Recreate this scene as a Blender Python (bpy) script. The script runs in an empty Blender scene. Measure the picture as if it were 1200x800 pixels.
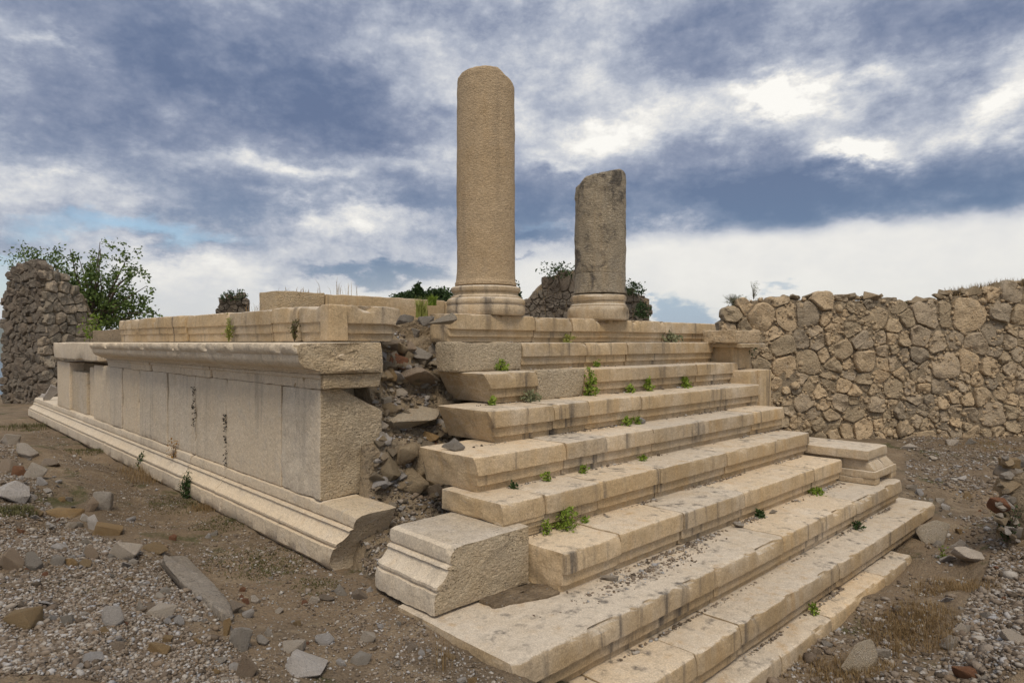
import bpy, bmesh, math, random
import numpy as np
from mathutils import Vector, Matrix, Euler
R_ = math.radians
sc = bpy.context.scene
COL = sc.collection
# ------------------------------------------------------------------ units
# One unit of the layout is one stair riser (0.30 m).  X runs along the steps, Y runs into the temple, z = 0 is the
# second tread from the top, which lies at the photographer's eye height.
U = 0.30
F = 762.5
FW = (0.6947, 0.7193); RT = (0.7193, -0.6947)
# ------------------------------------------------------------------ camera
cam_d = bpy.data.cameras.new('camera'); cam = bpy.data.objects.new('camera', cam_d); COL.objects.link(cam)
cam_d.sensor_width = 36; cam_d.lens = F / 1200 * 36
cam_d.shift_y = 1 / 1200
cam.location = (0, 0, 0); cam.rotation_euler = (R_(90), 0, R_(-44.0))
cam_d.clip_start = 0.05; cam_d.clip_end = 60000
sc.camera = cam
sc.view_settings.view_transform = 'Standard'; sc.view_settings.look = 'None'
sc.view_settings.exposure = 0.12; sc.view_settings.gamma = 1
sc.view_settings.use_curve_mapping = False

# ------------------------------------------------------------------ node helper
class S:
    """a node socket with arithmetic"""
    def __init__(s, t, k): s.t, s.k = t, k
    def _m(s, op, *o):
        n = s.t.nodes.new('ShaderNodeMath'); n.operation = op
        for i, v in enumerate((s,) + o):
            if isinstance(v, S): s.t.links.new(v.k, n.inputs[i])
            else: n.inputs[i].default_value = v
        return S(s.t, n.outputs[0])
    def __add__(s, o): return s._m('ADD', o)
    __radd__ = __add__
    def __sub__(s, o): return s._m('SUBTRACT', o)
    def __mul__(s, o): return s._m('MULTIPLY', o)
    __rmul__ = __mul__
    def __truediv__(s, o): return s._m('DIVIDE', o)
    def mx(s, o): return s._m('MAXIMUM', o)
    def mn(s, o): return s._m('MINIMUM', o)
    def pw(s, o): return s._m('POWER', o)
    def fn(s, op): return s._m(op)
    def rng(s, a, b, c=0.0, d=1.0, smooth=True):
        n = s.t.nodes.new('ShaderNodeMapRange'); n.interpolation_type = 'SMOOTHSTEP' if smooth else 'LINEAR'
        s.t.links.new(s.k, n.inputs[0])
        for i, v in enumerate((a, b, c, d)): n.inputs[i + 1].default_value = v
        return S(s.t, n.outputs[0])
def comb(t, x, y, z):
    n = t.nodes.new('ShaderNodeCombineXYZ')
    for i, v in enumerate((x, y, z)):
        if isinstance(v, S): t.links.new(v.k, n.inputs[i])
        else: n.inputs[i].default_value = v
    return S(t, n.outputs[0])
def sep(t, v):
    n = t.nodes.new('ShaderNodeSeparateXYZ'); t.links.new(v.k, n.inputs[0])
    return [S(t, o) for o in n.outputs]
def noise(t, vec, scale, detail=4, rough=.55, dist=0.0):
    n = t.nodes.new('ShaderNodeTexNoise'); n.inputs['Scale'].default_value = scale
    n.inputs['Detail'].default_value = detail; n.inputs['Roughness'].default_value = rough
    n.inputs['Distortion'].default_value = dist
    t.links.new(vec.k, n.inputs['Vector']); return S(t, n.outputs['Fac'])
def voro(t, vec, scale, feature='F1'):
    n = t.nodes.new('ShaderNodeTexVoronoi'); n.feature = feature; n.inputs['Scale'].default_value = scale
    t.links.new(vec.k, n.inputs['Vector']); return S(t, n.outputs['Distance']), (S(t, n.outputs['Color']) if feature == 'F1' else None)
def vmul(t, v, c):
    n = t.nodes.new('ShaderNodeVectorMath'); n.operation = 'MULTIPLY'; t.links.new(v.k, n.inputs[0]); n.inputs[1].default_value = c
    return S(t, n.outputs[0])
def vadd(t, v, w):
    n = t.nodes.new('ShaderNodeVectorMath'); n.operation = 'ADD'; t.links.new(v.k, n.inputs[0])
    if isinstance(w, S): t.links.new(w.k, n.inputs[1])
    else: n.inputs[1].default_value = w
    return S(t, n.outputs[0])
def mixc(t, f, a, b, mode='MIX'):
    n = t.nodes.new('ShaderNodeMix'); n.data_type = 'RGBA'; n.blend_type = mode
    for sck, v in ((n.inputs[0], f), (n.inputs[6], a), (n.inputs[7], b)):
        if isinstance(v, S): t.links.new(v.k, sck)
        else: sck.default_value = v if not isinstance(v, tuple) else (v + (1,) if len(v) == 3 else v)
    return S(t, n.outputs[2])
def ramp(t, f, stops):
    n = t.nodes.new('ShaderNodeValToRGB'); t.links.new(f.k, n.inputs[0]); e = n.color_ramp.elements
    while len(e) < len(stops): e.new(0.5)
    for el, (p, c) in zip(e, stops): el.position = p; el.color = c + (1,)
    return S(t, n.outputs[0])

# ------------------------------------------------------------------ sky and sun
SUN_AZ = 219.0      # measured clockwise from +Y
SUN_EL = 58.0
world = bpy.data.worlds.new("World"); sc.world = world; world.use_nodes = True
def build_sky():
    t = world.node_tree; t.nodes.clear()
    out = t.nodes.new('ShaderNodeOutputWorld'); bg = t.nodes.new('ShaderNodeBackground')
    sky = t.nodes.new('ShaderNodeTexSky'); sky.sky_type = 'NISHITA'; sky.sun_disc = False
    sky.sun_elevation = R_(SUN_EL); sky.sun_rotation = R_(SUN_AZ)
    tc = t.nodes.new('ShaderNodeTexCoord'); d = S(t, tc.outputs['Generated'])
    x, y, z = sep(t, d)
    fwd = x * FW[0] + y * FW[1]; rt = x * RT[0] + y * RT[1]
    az = rt._m('ARCTAN2', fwd); el = z.mn(1.0).mx(-1.0).fn('ARCSINE')
    # ragged edges for the broad cloud masses
    zz = z.mx(0.0) + 0.16
    plane = comb(t, x / zz, y / zz, 0.0)
    w1 = noise(t, plane, 1.3, 5, .6) - 0.5
    w2 = noise(t, vadd(t, plane, (7.3, 2.1, 0)), 1.3, 5, .6) - 0.5
    fine = comb(t, az, el * 1.9, 3.7)
    f1 = noise(t, fine, 9.0, 6, .62) - 0.5
    azw = az + w1 * 0.12 + f1 * .22
    elw = el + w2 * 0.03 + (noise(t, vadd(t, fine, (4, 9, 0)), 8.0, 7, .62) - 0.5) * 0.14
    def blob(px, py, sx, sy, A, sharp=2.0, warped=True):
        s = (px - 600) / F; v = (401 - py) / F
        a0 = math.atan(s); e0 = math.atan(v * math.cos(a0))
        wa = sx / F / (1 + s * s); we = sy / F * math.cos(a0)
        A_ = azw if warped else az; E_ = elw if warped else el
        q = ((A_ - a0) / wa).pw(2) if False else None
        u = (A_ - a0) * (1 / wa); w = (E_ - e0) * (1 / we)
        return ((u * u + w * w) * -1.0).fn('EXPONENT') * A
    BL = [  # px, py, half width, half height, amount (plus is darker)
        (200, 50, 220, 70, .40), (400, 145, 180, 50, .46), (60, 130, 120, 50, .22), (620, 165, 120, 30, -.05),
        (860, 40, 200, 45, .30), (1080, 60, 120, 50, .22), (1120, 215, 190, 40, .55), (860, 232, 150, 30, .50),
        (640, 230, 110, 32, .34), (830, 165, 80, 24, .24), (480, 228, 60, 24, .24), (230, 250, 190, 30, .15),
        (430, 322, 80, 9, .62), (210, 290, 70, 14, .30), (600, 275, 55, 10, .35), (355, 232, 60, 14, .18),
        (920, 110, 75, 22, -.62), (1000, 185, 55, 14, -.50), (690, 80, 60, 20, -.06), (600, 45, 60, 18, -.08), (500, 25, 110, 30, .14),
        (740, 155, 80, 20, -.34), (640, 195, 40, 12, -.25), (1165, 110, 55, 36, -.42), (1040, 170, 40, 14, -.25), (60, 215, 100, 18, -.28),
        (40, 40, 30, 12, -.25), (330, 200, 110, 12, -.22), (420, 250, 70, 16, -.30), (900, 185, 40, 14, .20), (230, 325, 160, 18, -.2),
        (480, 190, 50, 14, -.22), (100, 245, 60, 12, -.18), (300, 60, 20, 10, -.1), (540, 120, 60, 24, -.1)]
    n1 = noise(t, comb(t, az + el * .9, el * 2.2 - az * .35, 8.0), 2.1, 9, .58, .0)
    n2 = noise(t, comb(t, az, el * 1.5, 0.0), 5.5, 11, .655, .0)
    bil = (noise(t, comb(t, az, el * 1.5, 5.0), 12.0, 9, .66) - .5).fn('ABSOLUTE')
    dens = (n1 - 0.5) * .75 + (n2 - .5) * 1.25 + bil * -.95 + 0.45
    for b in BL: dens = dens + blob(*b[:4], b[4] * 1.12)
    # cloud deck ends above the horizon, a pale gap shows below it; on the right the base is a straight edge
    e_edge = az.rng(-0.55, 0.35, 0.080, 0.158)
    gap = ((el + (noise(t, fine, 16, 4, .55) - .5) * .020) - e_edge)
    soft = az.rng(-0.4, 0.25, .07, .018)
    g = (gap / soft).rng(-1.0, 1.0)
    thin = (n2 - .5) * .38 + 0.13 + az.rng(-.6, -.3, .16, 0)
    for b in ((430, 322, 80, 8, .62), (480, 316, 40, 6, .3), (600, 272, 60, 12, .35), (300, 298, 90, 10, .22), (620, 312, 20, 4, .4), (325, 330, 16, 8, .3)):
        thin = thin + blob(*b)
    dens = dens * g + thin * (g * -1.0 + 1.0)
    col = ramp(t, dens, [(0.0, (.93, .91, .86)), (.12, (.80, .785, .755)), (.28, (.60, .615, .65)), (.46, (.40, .435, .52)),
                         (.66, (.245, .285, .39)), (.86, (.155, .20, .31)), (1.0, (.12, .165, .275))])
    low = el.rng(.02, .30, 1, 0)                       # lower clouds are seen through more air: bluer
    dk = dens.rng(.35, .75)
    col = mixc(t, low * dk * .75, col, (.13, .235, .365))
    # warmer strip near the horizon on the right
    col = mixc(t, (g * -1.0 + 1.0) * el.rng(0, .15, .5, .12), col, (.95, .93, .83))
    # hazy blue cumulus tops above the far horizon
    cum = blob(790, 368, 42, 30, 1.15) + blob(840, 378, 34, 26, 1.0) + blob(912, 335, 34, 10, .62) + blob(765, 350, 14, 16, .3)
    col = mixc(t, cum.rng(.25, .85) * el.rng(.012, .03, .9, .92), col, (.36, .47, .57))
    # clear blue openings low on the left, filled by the physical sky
    clear = blob(110, 262, 130, 24, .85) + blob(40, 335, 80, 34, .7) + blob(250, 285, 110, 14, .45) + blob(640, 262, 60, 14, .5) + blob(20, 300, 60, 14, .5) + (n1 * -1.0 + .5) * .5
    clear = clear.rng(.30, 1.0) * .8
    nis = mixc(t, 1.0, S(t, sky.outputs[0]), (.115, .125, .125), 'MULTIPLY')
    col = mixc(t, clear, col, nis)
    scl = mixc(t, 1.0, col, (10, 10, 10), 'MULTIPLY')
    t.links.new(scl.k, bg.inputs[0]); bg.inputs[1].default_value = 0.10
    t.links.new(bg.outputs[0], out.inputs[0])
build_sky()
sun_d = bpy.data.lights.new('sun', 'SUN'); sun = bpy.data.objects.new('sun', sun_d); COL.objects.link(sun)
sun_d.energy = 2.1; sun_d.angle = R_(24); sun_d.color = (1.0, .87, .69)
_a, _e = R_(SUN_AZ), R_(SUN_EL)
sun.rotation_euler = Vector((math.sin(_a) * math.cos(_e), math.cos(_a) * math.cos(_e), math.sin(_e))).to_track_quat('Z', 'Y').to_euler()

# ------------------------------------------------------------------ materials
def mat(name):
    m = bpy.data.materials.new(name); m.use_nodes = True; t = m.node_tree
    b = t.nodes['Principled BSDF']; b.inputs['Roughness'].default_value = .92
    b.inputs['Specular IOR Level'].default_value = .18
    return m, t, b
def setc(t, b, c): t.links.new(c.k, b.inputs['Base Color'])
def bump(t, b, h, dist=.02, strength=1.0, prev=None):
    n = t.nodes.new('ShaderNodeBump'); n.inputs['Distance'].default_value = dist; n.inputs['Strength'].default_value = strength
    t.links.new(h.k, n.inputs['Height'])
    if prev: t.links.new(prev, n.inputs['Normal'])
    t.links.new(n.outputs[0], b.inputs['Normal']); return n.outputs[0]
def stone(name, A, B, Cc, stain=.5, streak=.5, rough=1.0, local=False, pits=.5, tool=0.0, lichen=0.0, side=None, spread=.22, st0=.56, stc=(.062, .055, .05), medk=.55):
    """limestone: A pale, B ochre, Cc grey film"""
    m, t, b = mat(name)
    if local:
        tc = t.nodes.new('ShaderNodeTexCoord'); oi = t.nodes.new('ShaderNodeObjectInfo')
        p = vadd(t, S(t, tc.outputs['Object']), comb(t, S(t, oi.outputs['Random']) * 37.0, S(t, oi.outputs['Random']) * 11.0, 0.0))
    else:
        g = t.nodes.new('ShaderNodeNewGeometry'); p = S(t, g.outputs['Position'])
        oi = t.nodes.new('ShaderNodeObjectInfo')
    rnd = S(t, oi.outputs['Random'])
    big = noise(t, p, 1.6, 5, .6); med = noise(t, vadd(t, p, (3, 8, 1)), 7, 5, .65, .4); grain = noise(t, p, 95, 3, .7)
    col = mixc(t, (big * .55 + med * .5 + (rnd - .5) * .35).rng(.34, .68), A, B)
    col = mixc(t, med.rng(.48, .72) * medk, col, Cc)
    if side:     # mineral skin on upright faces that rain does not wash
        gg = t.nodes.new('ShaderNodeNewGeometry'); nz = sep(t, S(t, gg.outputs['True Normal']))[2].fn('ABSOLUTE')
        col = mixc(t, nz.rng(.35, .8, 1, 0) * big.rng(.25, .65, .35, .95), col, side)
    if streak:
        sp = comb(t, *[c * k for c, k in zip(sep(t, p), (9.0, 9.0, .55))])
        st = noise(t, sp, 1.0, 4, .6)
        st2 = noise(t, comb(t, *[c * k for c, k in zip(sep(t, p), (2.1, 2.1, .35))]), 1.0, 3, .6)
        col = mixc(t, st.rng(.50, .72) * st2.rng(.42, .62) * streak, col, (.075, .07, .068))
        col = mixc(t, st.rng(.50, .28) * st2.rng(.60, .40) * streak * .6, col, (.42, .27, .12))
    if stain:
        sn = noise(t, vadd(t, p, (11, 5, 2)), 3.2, 6, .7, .6)
        col = mixc(t, sn.rng(st0, st0 + .18) * stain, col, stc)
    if lichen:
        ln = noise(t, vadd(t, p, (1, 15, 2)), 13, 4, .6, .8)
        col = mixc(t, ln.rng(.62, .70) * lichen, col, (.40, .17, .035))
    pv, _ = voro(t, p, 42); pv2, _ = voro(t, vadd(t, p, (2, 2, 2)), 17)
    pit = pv.rng(.10, .38, 1, 0) * noise(t, p, 9, 3).rng(.46, .62)
    col = mixc(t, pit * pits * .75, col, (.06, .05, .042))
    g2 = (grain * 1.3 + .35) * (rnd * spread + (1 - spread / 2)) * (noise(t, p, 24, 4, .7) * .5 + .75)
    col = mixc(t, 1.0, col, comb(t, g2, g2, g2), 'MULTIPLY')
    setc(t, b, col)
    h = med * .9 + noise(t, p, 22, 6, .72) * .7 + grain * .10 - pit * pits * .30 - pv2.rng(.0, .5, .22, 0)
    if tool:
        tp = comb(t, *[c * k for c, k in zip(sep(t, p), (34, 34, 58))])
        tv = noise(t, tp, 1.0, 4, .65, .1)
        h = h * .6 + tv.rng(.35, .65) * tool
    bump(t, b, h, .030 * rough, .9)
    return m
PALE = (.50, .435, .345); OCH = (.46, .335, .19); GREY = (.30, .28, .255)
M = {}
M['marble'] = stone('weathered_marble', (.60, .525, .425), (.54, .44, .315), (.46, .41, .345), stain=.10, streak=.85, side=(.42, .31, .18), rough=.36, pits=.25, medk=.4, spread=.3)
M['tread'] = M['marble']
M['side'] = stone('podium_marble', (.62, .54, .43), (.575, .48, .355), (.52, .465, .39), stain=.14, streak=.28, rough=.4, pits=.3, spread=.2)
M['rough'] = stone('quarry_faced_marble', (.60, .50, .36), (.55, .42, .26), (.49, .42, .33), stain=.2, streak=.1, rough=2.0, pits=.9, tool=.25, spread=.14)
M['white'] = stone('fresh_marble', (.56, .495, .41), (.51, .42, .30), (.44, .40, .35), stain=.12, streak=.12, rough=1.1, pits=.8, tool=.15)
M['col'] = stone('ochre_column_stone', (.49, .375, .245), (.45, .325, .19), (.40, .32, .225), stain=.3, streak=.22, rough=.5, pits=.3, tool=.35)
M['col2'] = stone('grey_column_stone', (.50, .44, .355), (.43, .365, .27), (.33, .305, .265), st0=.47, stc=(.10, .092, .083), stain=.9, streak=.5, rough=1.5, pits=.8, tool=.5)
M['wallst'] = stone('wall_limestone', (.51, .41, .28), (.46, .35, .225), (.34, .29, .22), stain=.25, streak=0, rough=2.0, pits=.8, local=True, lichen=.15, spread=.6)
M['wallgrey'] = stone('wall_grey_limestone', (.44, .365, .27), (.39, .31, .215), (.31, .27, .22), stain=.45, streak=0, rough=2.0, pits=.8, local=True, lichen=.1, spread=.6)
M['tower'] = stone('grey_tower_stone', (.37, .32, .25), (.33, .27, .20), (.24, .22, .19), stain=.6, streak=0, rough=2.2, pits=.8, local=True, spread=.5)
M['dark'] = stone('dark_ruin_and_shaded_stone', (.22, .19, .155), (.19, .155, .12), (.14, .13, .115), stain=.7, streak=0, rough=2.6, pits=.9)  # dark stone of the ruins; also paints shade on the tower's left face
M['mortar'] = stone('earth_mortar', (.34, .275, .195), (.29, .225, .15), (.23, .195, .145), stain=.6, streak=0, rough=2.6, pits=.9)
M['rock'] = stone('pale_rock', (.57, .515, .45), (.49, .425, .35), (.43, .40, .37), stain=.35, streak=0, rough=1.6, pits=.7, local=True, spread=.7)
M['rockw'] = stone('white_rock', (.60, .57, .55), (.50, .46, .42), (.38, .37, .38), stain=.2, streak=0, rough=1.3, pits=.5, local=True, spread=.4)
M['rockb'] = stone('brown_rock', (.40, .33, .26), (.36, .275, .20), (.30, .27, .235), stain=.4, streak=0, rough=1.7, pits=.7, local=True, spread=.5)
M['rocko'] = stone('ochre_rock', (.40, .29, .165), (.36, .235, .11), (.32, .27, .20), stain=.2, streak=0, rough=1.3, pits=.4, local=True, spread=.4)
M['brick'] = stone('orange_brick', (.30, .155, .085), (.25, .12, .07), (.23, .17, .13), stain=.3, streak=0, rough=1.2, pits=.5, local=True, spread=.4)
M['lichrock'] = stone('lichen_rock', (.56, .50, .42), (.50, .42, .31), (.42, .38, .33), stain=.2, streak=0, rough=1.8, pits=.8, local=True, lichen=.9)

def soil_mat():
    m, t, b = mat('stony_soil'); g = t.nodes.new('ShaderNodeNewGeometry'); p = S(t, g.outputs['Position'])
    big = noise(t, p, .8, 5, .6); med = noise(t, p, 4.5, 5, .65); fine = noise(t, p, 60, 4, .7)
    col = mixc(t, big.rng(.4, .62), (.235, .175, .115), (.17, .13, .088))
    col = mixc(t, med.rng(.5, .66) * .8, col, (.30, .235, .16))
    col = mixc(t, noise(t, vadd(t, p, (9, 1, 0)), 1.5, 6, .7).rng(.55, .66) * .75, col, (.06, .07, .022))
    v, c = voro(t, p, 38); cx = sep(t, c)[0]
    peb = v.rng(.22, .42, 1, 0) * cx.rng(.62, .80) * noise(t, p, 3, 3).rng(.35, .6)
    col = mixc(t, peb, col, mixc(t, sep(t, c)[1], (.20, .17, .14), (.42, .38, .33)))
    v2, c2 = voro(t, vadd(t, p, (5, 5, 5)), 95)
    col = mixc(t, v2.rng(.2, .45, 1, 0) * sep(t, c2)[0].rng(.6, .8) * .7, col, mixc(t, sep(t, c2)[1], (.05, .04, .032), (.30, .26, .22)))
    gg = fine * 1.3 + .35
    col = mixc(t, 1.0, col, comb(t, gg, gg, gg), 'MULTIPLY'); setc(t, b, col)
    bump(t, b, med * 1.2 + fine * .5 + peb * .35 + noise(t, p, 18, 5, .7), .035, 1.0)
    return m
M['soil'] = soil_mat()
def gravel_mat():
    m, t, b = mat('mixed_gravel'); a = t.nodes.new('ShaderNodeAttribute'); a.attribute_name = 'tone'
    f = S(t, a.outputs['Fac']); g = t.nodes.new('ShaderNodeNewGeometry'); p = S(t, g.outputs['Position'])
    col = ramp(t, f, [(0, (.07, .055, .04)), (.3, (.16, .125, .095)), (.45, (.27, .23, .19)), (.62, (.19, .14, .095)), (.76, (.38, .35, .31)), (.9, (.30, .30, .31)), (1, (.50, .47, .44))])
    n = noise(t, p, 60, 4, .7) * 1.2 + .4
    setc(t, b, mixc(t, 1.0, col, comb(t, n, n, n), 'MULTIPLY')); bump(t, b, noise(t, p, 45, 4, .7), .01, .8)
    return m
M['gravel'] = gravel_mat()
def leaf_mat(name, c1, c2, tr=.3):
    m, t, b = mat(name); a = t.nodes.new('ShaderNodeAttribute'); a.attribute_name = 'tone'
    setc(t, b, mixc(t, S(t, a.outputs['Fac']), c1, c2)); b.inputs['Roughness'].default_value = .6
    b.inputs['Specular IOR Level'].default_value = .3
    if tr:
        tl = t.nodes.new('ShaderNodeBsdfTranslucent'); ms = t.nodes.new('ShaderNodeMixShader'); ms.inputs[0].default_value = tr
        t.links.new(b.inputs['Base Color'].links[0].from_socket, tl.inputs[0])
        t.links.new(b.outputs[0], ms.inputs[1]); t.links.new(tl.outputs[0], ms.inputs[2])
        t.links.new(ms.outputs[0], t.nodes['Material Output'].inputs[0])
    return m
M['weed'] = leaf_mat('fresh_green_leaf', (.12, .20, .02), (.28, .36, .06))
M['darkleaf'] = leaf_mat('dark_leaf', (.022, .045, .014), (.06, .105, .03))
M['tree'] = leaf_mat('tree_leaf', (.06, .10, .025), (.17, .24, .06))
M['silver'] = leaf_mat('silver_leaf', (.15, .17, .095), (.27, .28, .16))
M['dry'] = leaf_mat('dry_grass', (.19, .12, .055), (.36, .26, .13))
M['rust'] = leaf_mat('rust_leaf', (.28, .13, .03), (.42, .25, .06))
M['moss'] = leaf_mat('low_green_cover', (.085, .082, .034), (.155, .145, .06))
M['joint_dark'] = leaf_mat('painted_joint_shade', (.02, .018, .014), (.05, .042, .03), 0)  # near-black colour that paints the shade of the open wall joints
M['yellow'] = leaf_mat('yellow_green_grass', (.22, .25, .05), (.38, .38, .12))
m, t, b = mat('bark'); b.inputs['Base Color'].default_value = (.13, .10, .075, 1); M['bark'] = m
_g = t.nodes.new('ShaderNodeNewGeometry'); bump(t, b, noise(t, S(t, _g.outputs['Position']), 30, 4, .7), .02)
m, t, b = mat('far_hill'); _g = t.nodes.new('ShaderNodeNewGeometry')
setc(t, b, mixc(t, noise(t, S(t, _g.outputs['Position']), .004, 5, .6), (.06, .085, .05), (.12, .12, .08))); M['hill'] = m
m, t, b = mat('sea_water'); b.inputs['Base Color'].default_value = (.02, .06, .10, 1); b.inputs['Roughness'].default_value = .25; M['sea'] = m

# ------------------------------------------------------------------ numpy noise
def _h(i, j, k, s):
    n = (i * 374761393 + j * 668265263 + k * 2147483647 + s * 974634777) & 0xFFFFFFFF
    n = ((n ^ (n >> 13)) * 1274126177) & 0xFFFFFFFF
    n = ((n ^ (n >> 16)) * 2246822519) & 0xFFFFFFFF
    return ((n ^ (n >> 15)) & 0xFFFF) / 32767.5 - 1
def vn(p, s=0):
    p = np.asarray(p, float); i = np.floor(p).astype(np.int64); f = p - i; f = f * f * (3 - 2 * f)
    r = 0
    for a in (0, 1):
        for b in (0, 1):
            for c in (0, 1):
                w = (f[..., 0] if a else 1 - f[..., 0]) * (f[..., 1] if b else 1 - f[..., 1]) * (f[..., 2] if c else 1 - f[..., 2])
                r = r + w * _h(i[..., 0] + a, i[..., 1] + b, i[..., 2] + c, s)
    return r
def fbm(p, o=4, s=0, g=.5):
    p = np.asarray(p, float); r = 0; a = 1
    for k in range(o): r = r + a * vn(p * (2.03 ** k) + k * 13.7, s + k); a *= g
    return r

# ------------------------------------------------------------------ object helpers
WL = {}
def at(px, py, z):
    d = -z * F / (py - 401); s = (px - 600) / F
    return np.array([d * (FW[0] + s * RT[0]), d * (FW[1] + s * RT[1]), z])
def xonY(px, Y):
    s = (px - 600) / F; d = Y / (FW[1] + s * RT[1]); return d * (FW[0] + s * RT[0])
def yonX(px, X):
    s = (px - 600) / F; d = X / (FW[0] + s * RT[0]); return d * (FW[1] + s * RT[1])
def thing(name, label, cat, loc, group=None):
    """an Empty at the thing's base; loc in layout units"""
    o = bpy.data.objects.new(name, None); COL.objects.link(o); o.empty_display_size = .2
    o.location = Vector(loc) * U; WL[o.name] = np.array(loc, float)
    o['label'] = label; o['category'] = cat
    if group: o['group'] = group
    return o
def tag(o, label, cat, group=None):
    o['label'] = label; o['category'] = cat
    if group: o['group'] = group
    return o
def mesh(name, v, f, mt, smooth=True, sharp=38, tone=None):
    me = bpy.data.meshes.new(name)
    v = np.asarray(v, float)
    if isinstance(f, np.ndarray):
        n, k = f.shape
        me.vertices.add(len(v)); me.vertices.foreach_set('co', v.astype(np.float32).ravel())
        me.loops.add(n * k); me.loops.foreach_set('vertex_index', f.astype(np.int32).ravel())
        me.polygons.add(n); me.polygons.foreach_set('loop_start', np.arange(0, n * k, k, dtype=np.int32))
        me.update(calc_edges=True); me.validate()
    else:
        me.from_pydata(v.tolist(), [], f); me.update()
    if tone is not None:
        at_ = me.attributes.new('tone', 'FLOAT', 'POINT'); at_.data.foreach_set('value', np.asarray(tone, np.float32))
    me.materials.append(M[mt] if isinstance(mt, str) else mt)
    if smooth:
        me.shade_smooth()
        if sharp: me.set_sharp_from_angle(angle=R_(sharp))
    return me
def mk(name, v, f, mt, parent=None, kind=None, loc=None, **kw):
    """mesh object from vertices in layout units (world axes)"""
    v = np.asarray(v, float)
    if loc is None: loc = np.array([v[:, 0].mean(), v[:, 1].mean(), v[:, 2].min()])
    loc = np.array(loc, float)
    o = bpy.data.objects.new(name, mesh(name, (v - loc) * U, f, mt, **kw)); COL.objects.link(o)
    WL[o.name] = loc
    if parent is not None:
        o.parent = parent; o.location = Vector((loc - WL[parent.name]) * U)
    else: o.location = Vector(loc * U)
    if kind: o['kind'] = kind
    return o
def cat_parts(parts):
    V = []; Fc = []; n = 0
    for v, f in parts:
        V.append(np.asarray(v)); Fc += [tuple(int(i) + n for i in q) for q in f]; n += len(v)
    return np.vstack(V), Fc
def face_mat(o, mt, fn):
    """second material on the faces for which fn(centre, normal) holds (layout units)"""
    me = o.data; me.materials.append(M[mt]); off = WL[o.name]
    for p in me.polygons:
        if fn(np.array(p.center) / U + off, p.normal): p.material_index = 1
# rounded and chipped block
def rblock(lo, hi, res=.35, R=.06, seed=0, amp=.012, chip=.5, warp=None, big=0.0):
    lo = np.array(lo, float); hi = np.array(hi, float); L = hi - lo; R = min(R, L.min() * .3)
    ax = []
    for k in range(3):
        n = max(1, int(round((L[k] - 2 * R) / res)))
        ax.append(np.unique(np.round(np.concatenate([[0, R * .3, R], np.linspace(R, L[k] - R, n + 1), [L[k] - R, L[k] - R * .3, L[k]]]), 5)))
    V = {}; Fc = []
    P = []
    def vid(i, j, k):
        q = (i, j, k)
        if q not in V: V[q] = len(P); P.append((ax[0][i], ax[1][j], ax[2][k]))
        return V[q]
    n = [len(a) - 1 for a in ax]
    for k in (0, n[2]):
        for i in range(n[0]):
            for j in range(n[1]):
                q = (vid(i, j, k), vid(i + 1, j, k), vid(i + 1, j + 1, k), vid(i, j + 1, k)); Fc.append(q if k else q[::-1])
    for j in (0, n[1]):
        for i in range(n[0]):
            for k in range(n[2]):
                q = (vid(i, j, k), vid(i + 1, j, k), vid(i + 1, j, k + 1), vid(i, j, k + 1)); Fc.append(q[::-1] if j else q)
    for i in (0, n[0]):
        for j in range(n[1]):
            for k in range(n[2]):
                q = (vid(i, j, k), vid(i, j + 1, k), vid(i, j + 1, k + 1), vid(i, j, k + 1)); Fc.append(q if i else q[::-1])
    P = np.array(P) + lo
    nz = fbm(P * 1.7 + seed * 3.1, 3, seed); n2 = fbm(P * 4.5 + seed, 3, seed + 5)
    Rv = R * (.55 + .5 * np.abs(n2)) + R * 3.2 * chip * np.clip(nz - .25, 0, 1) + R * chip * 2.0 * np.clip(n2 - .45, 0, 1)
    Rv = np.minimum(Rv, L.min() * .42)[:, None]
    q = np.clip(P, lo + Rv, hi - Rv); d = P - q; dn = np.linalg.norm(d, axis=1, keepdims=True); d = d / np.maximum(dn, 1e-9)
    P = q + d * Rv
    P = P + d * (amp * fbm(P * 3.3 + seed * 1.3, 4, seed + 9))[:, None]
    if big: P = P + d * (big * fbm(P * .9 + seed * 2.3, 3, seed + 19))[:, None]
    if warp is not None: P = warp(P)
    return P, Fc
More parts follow.
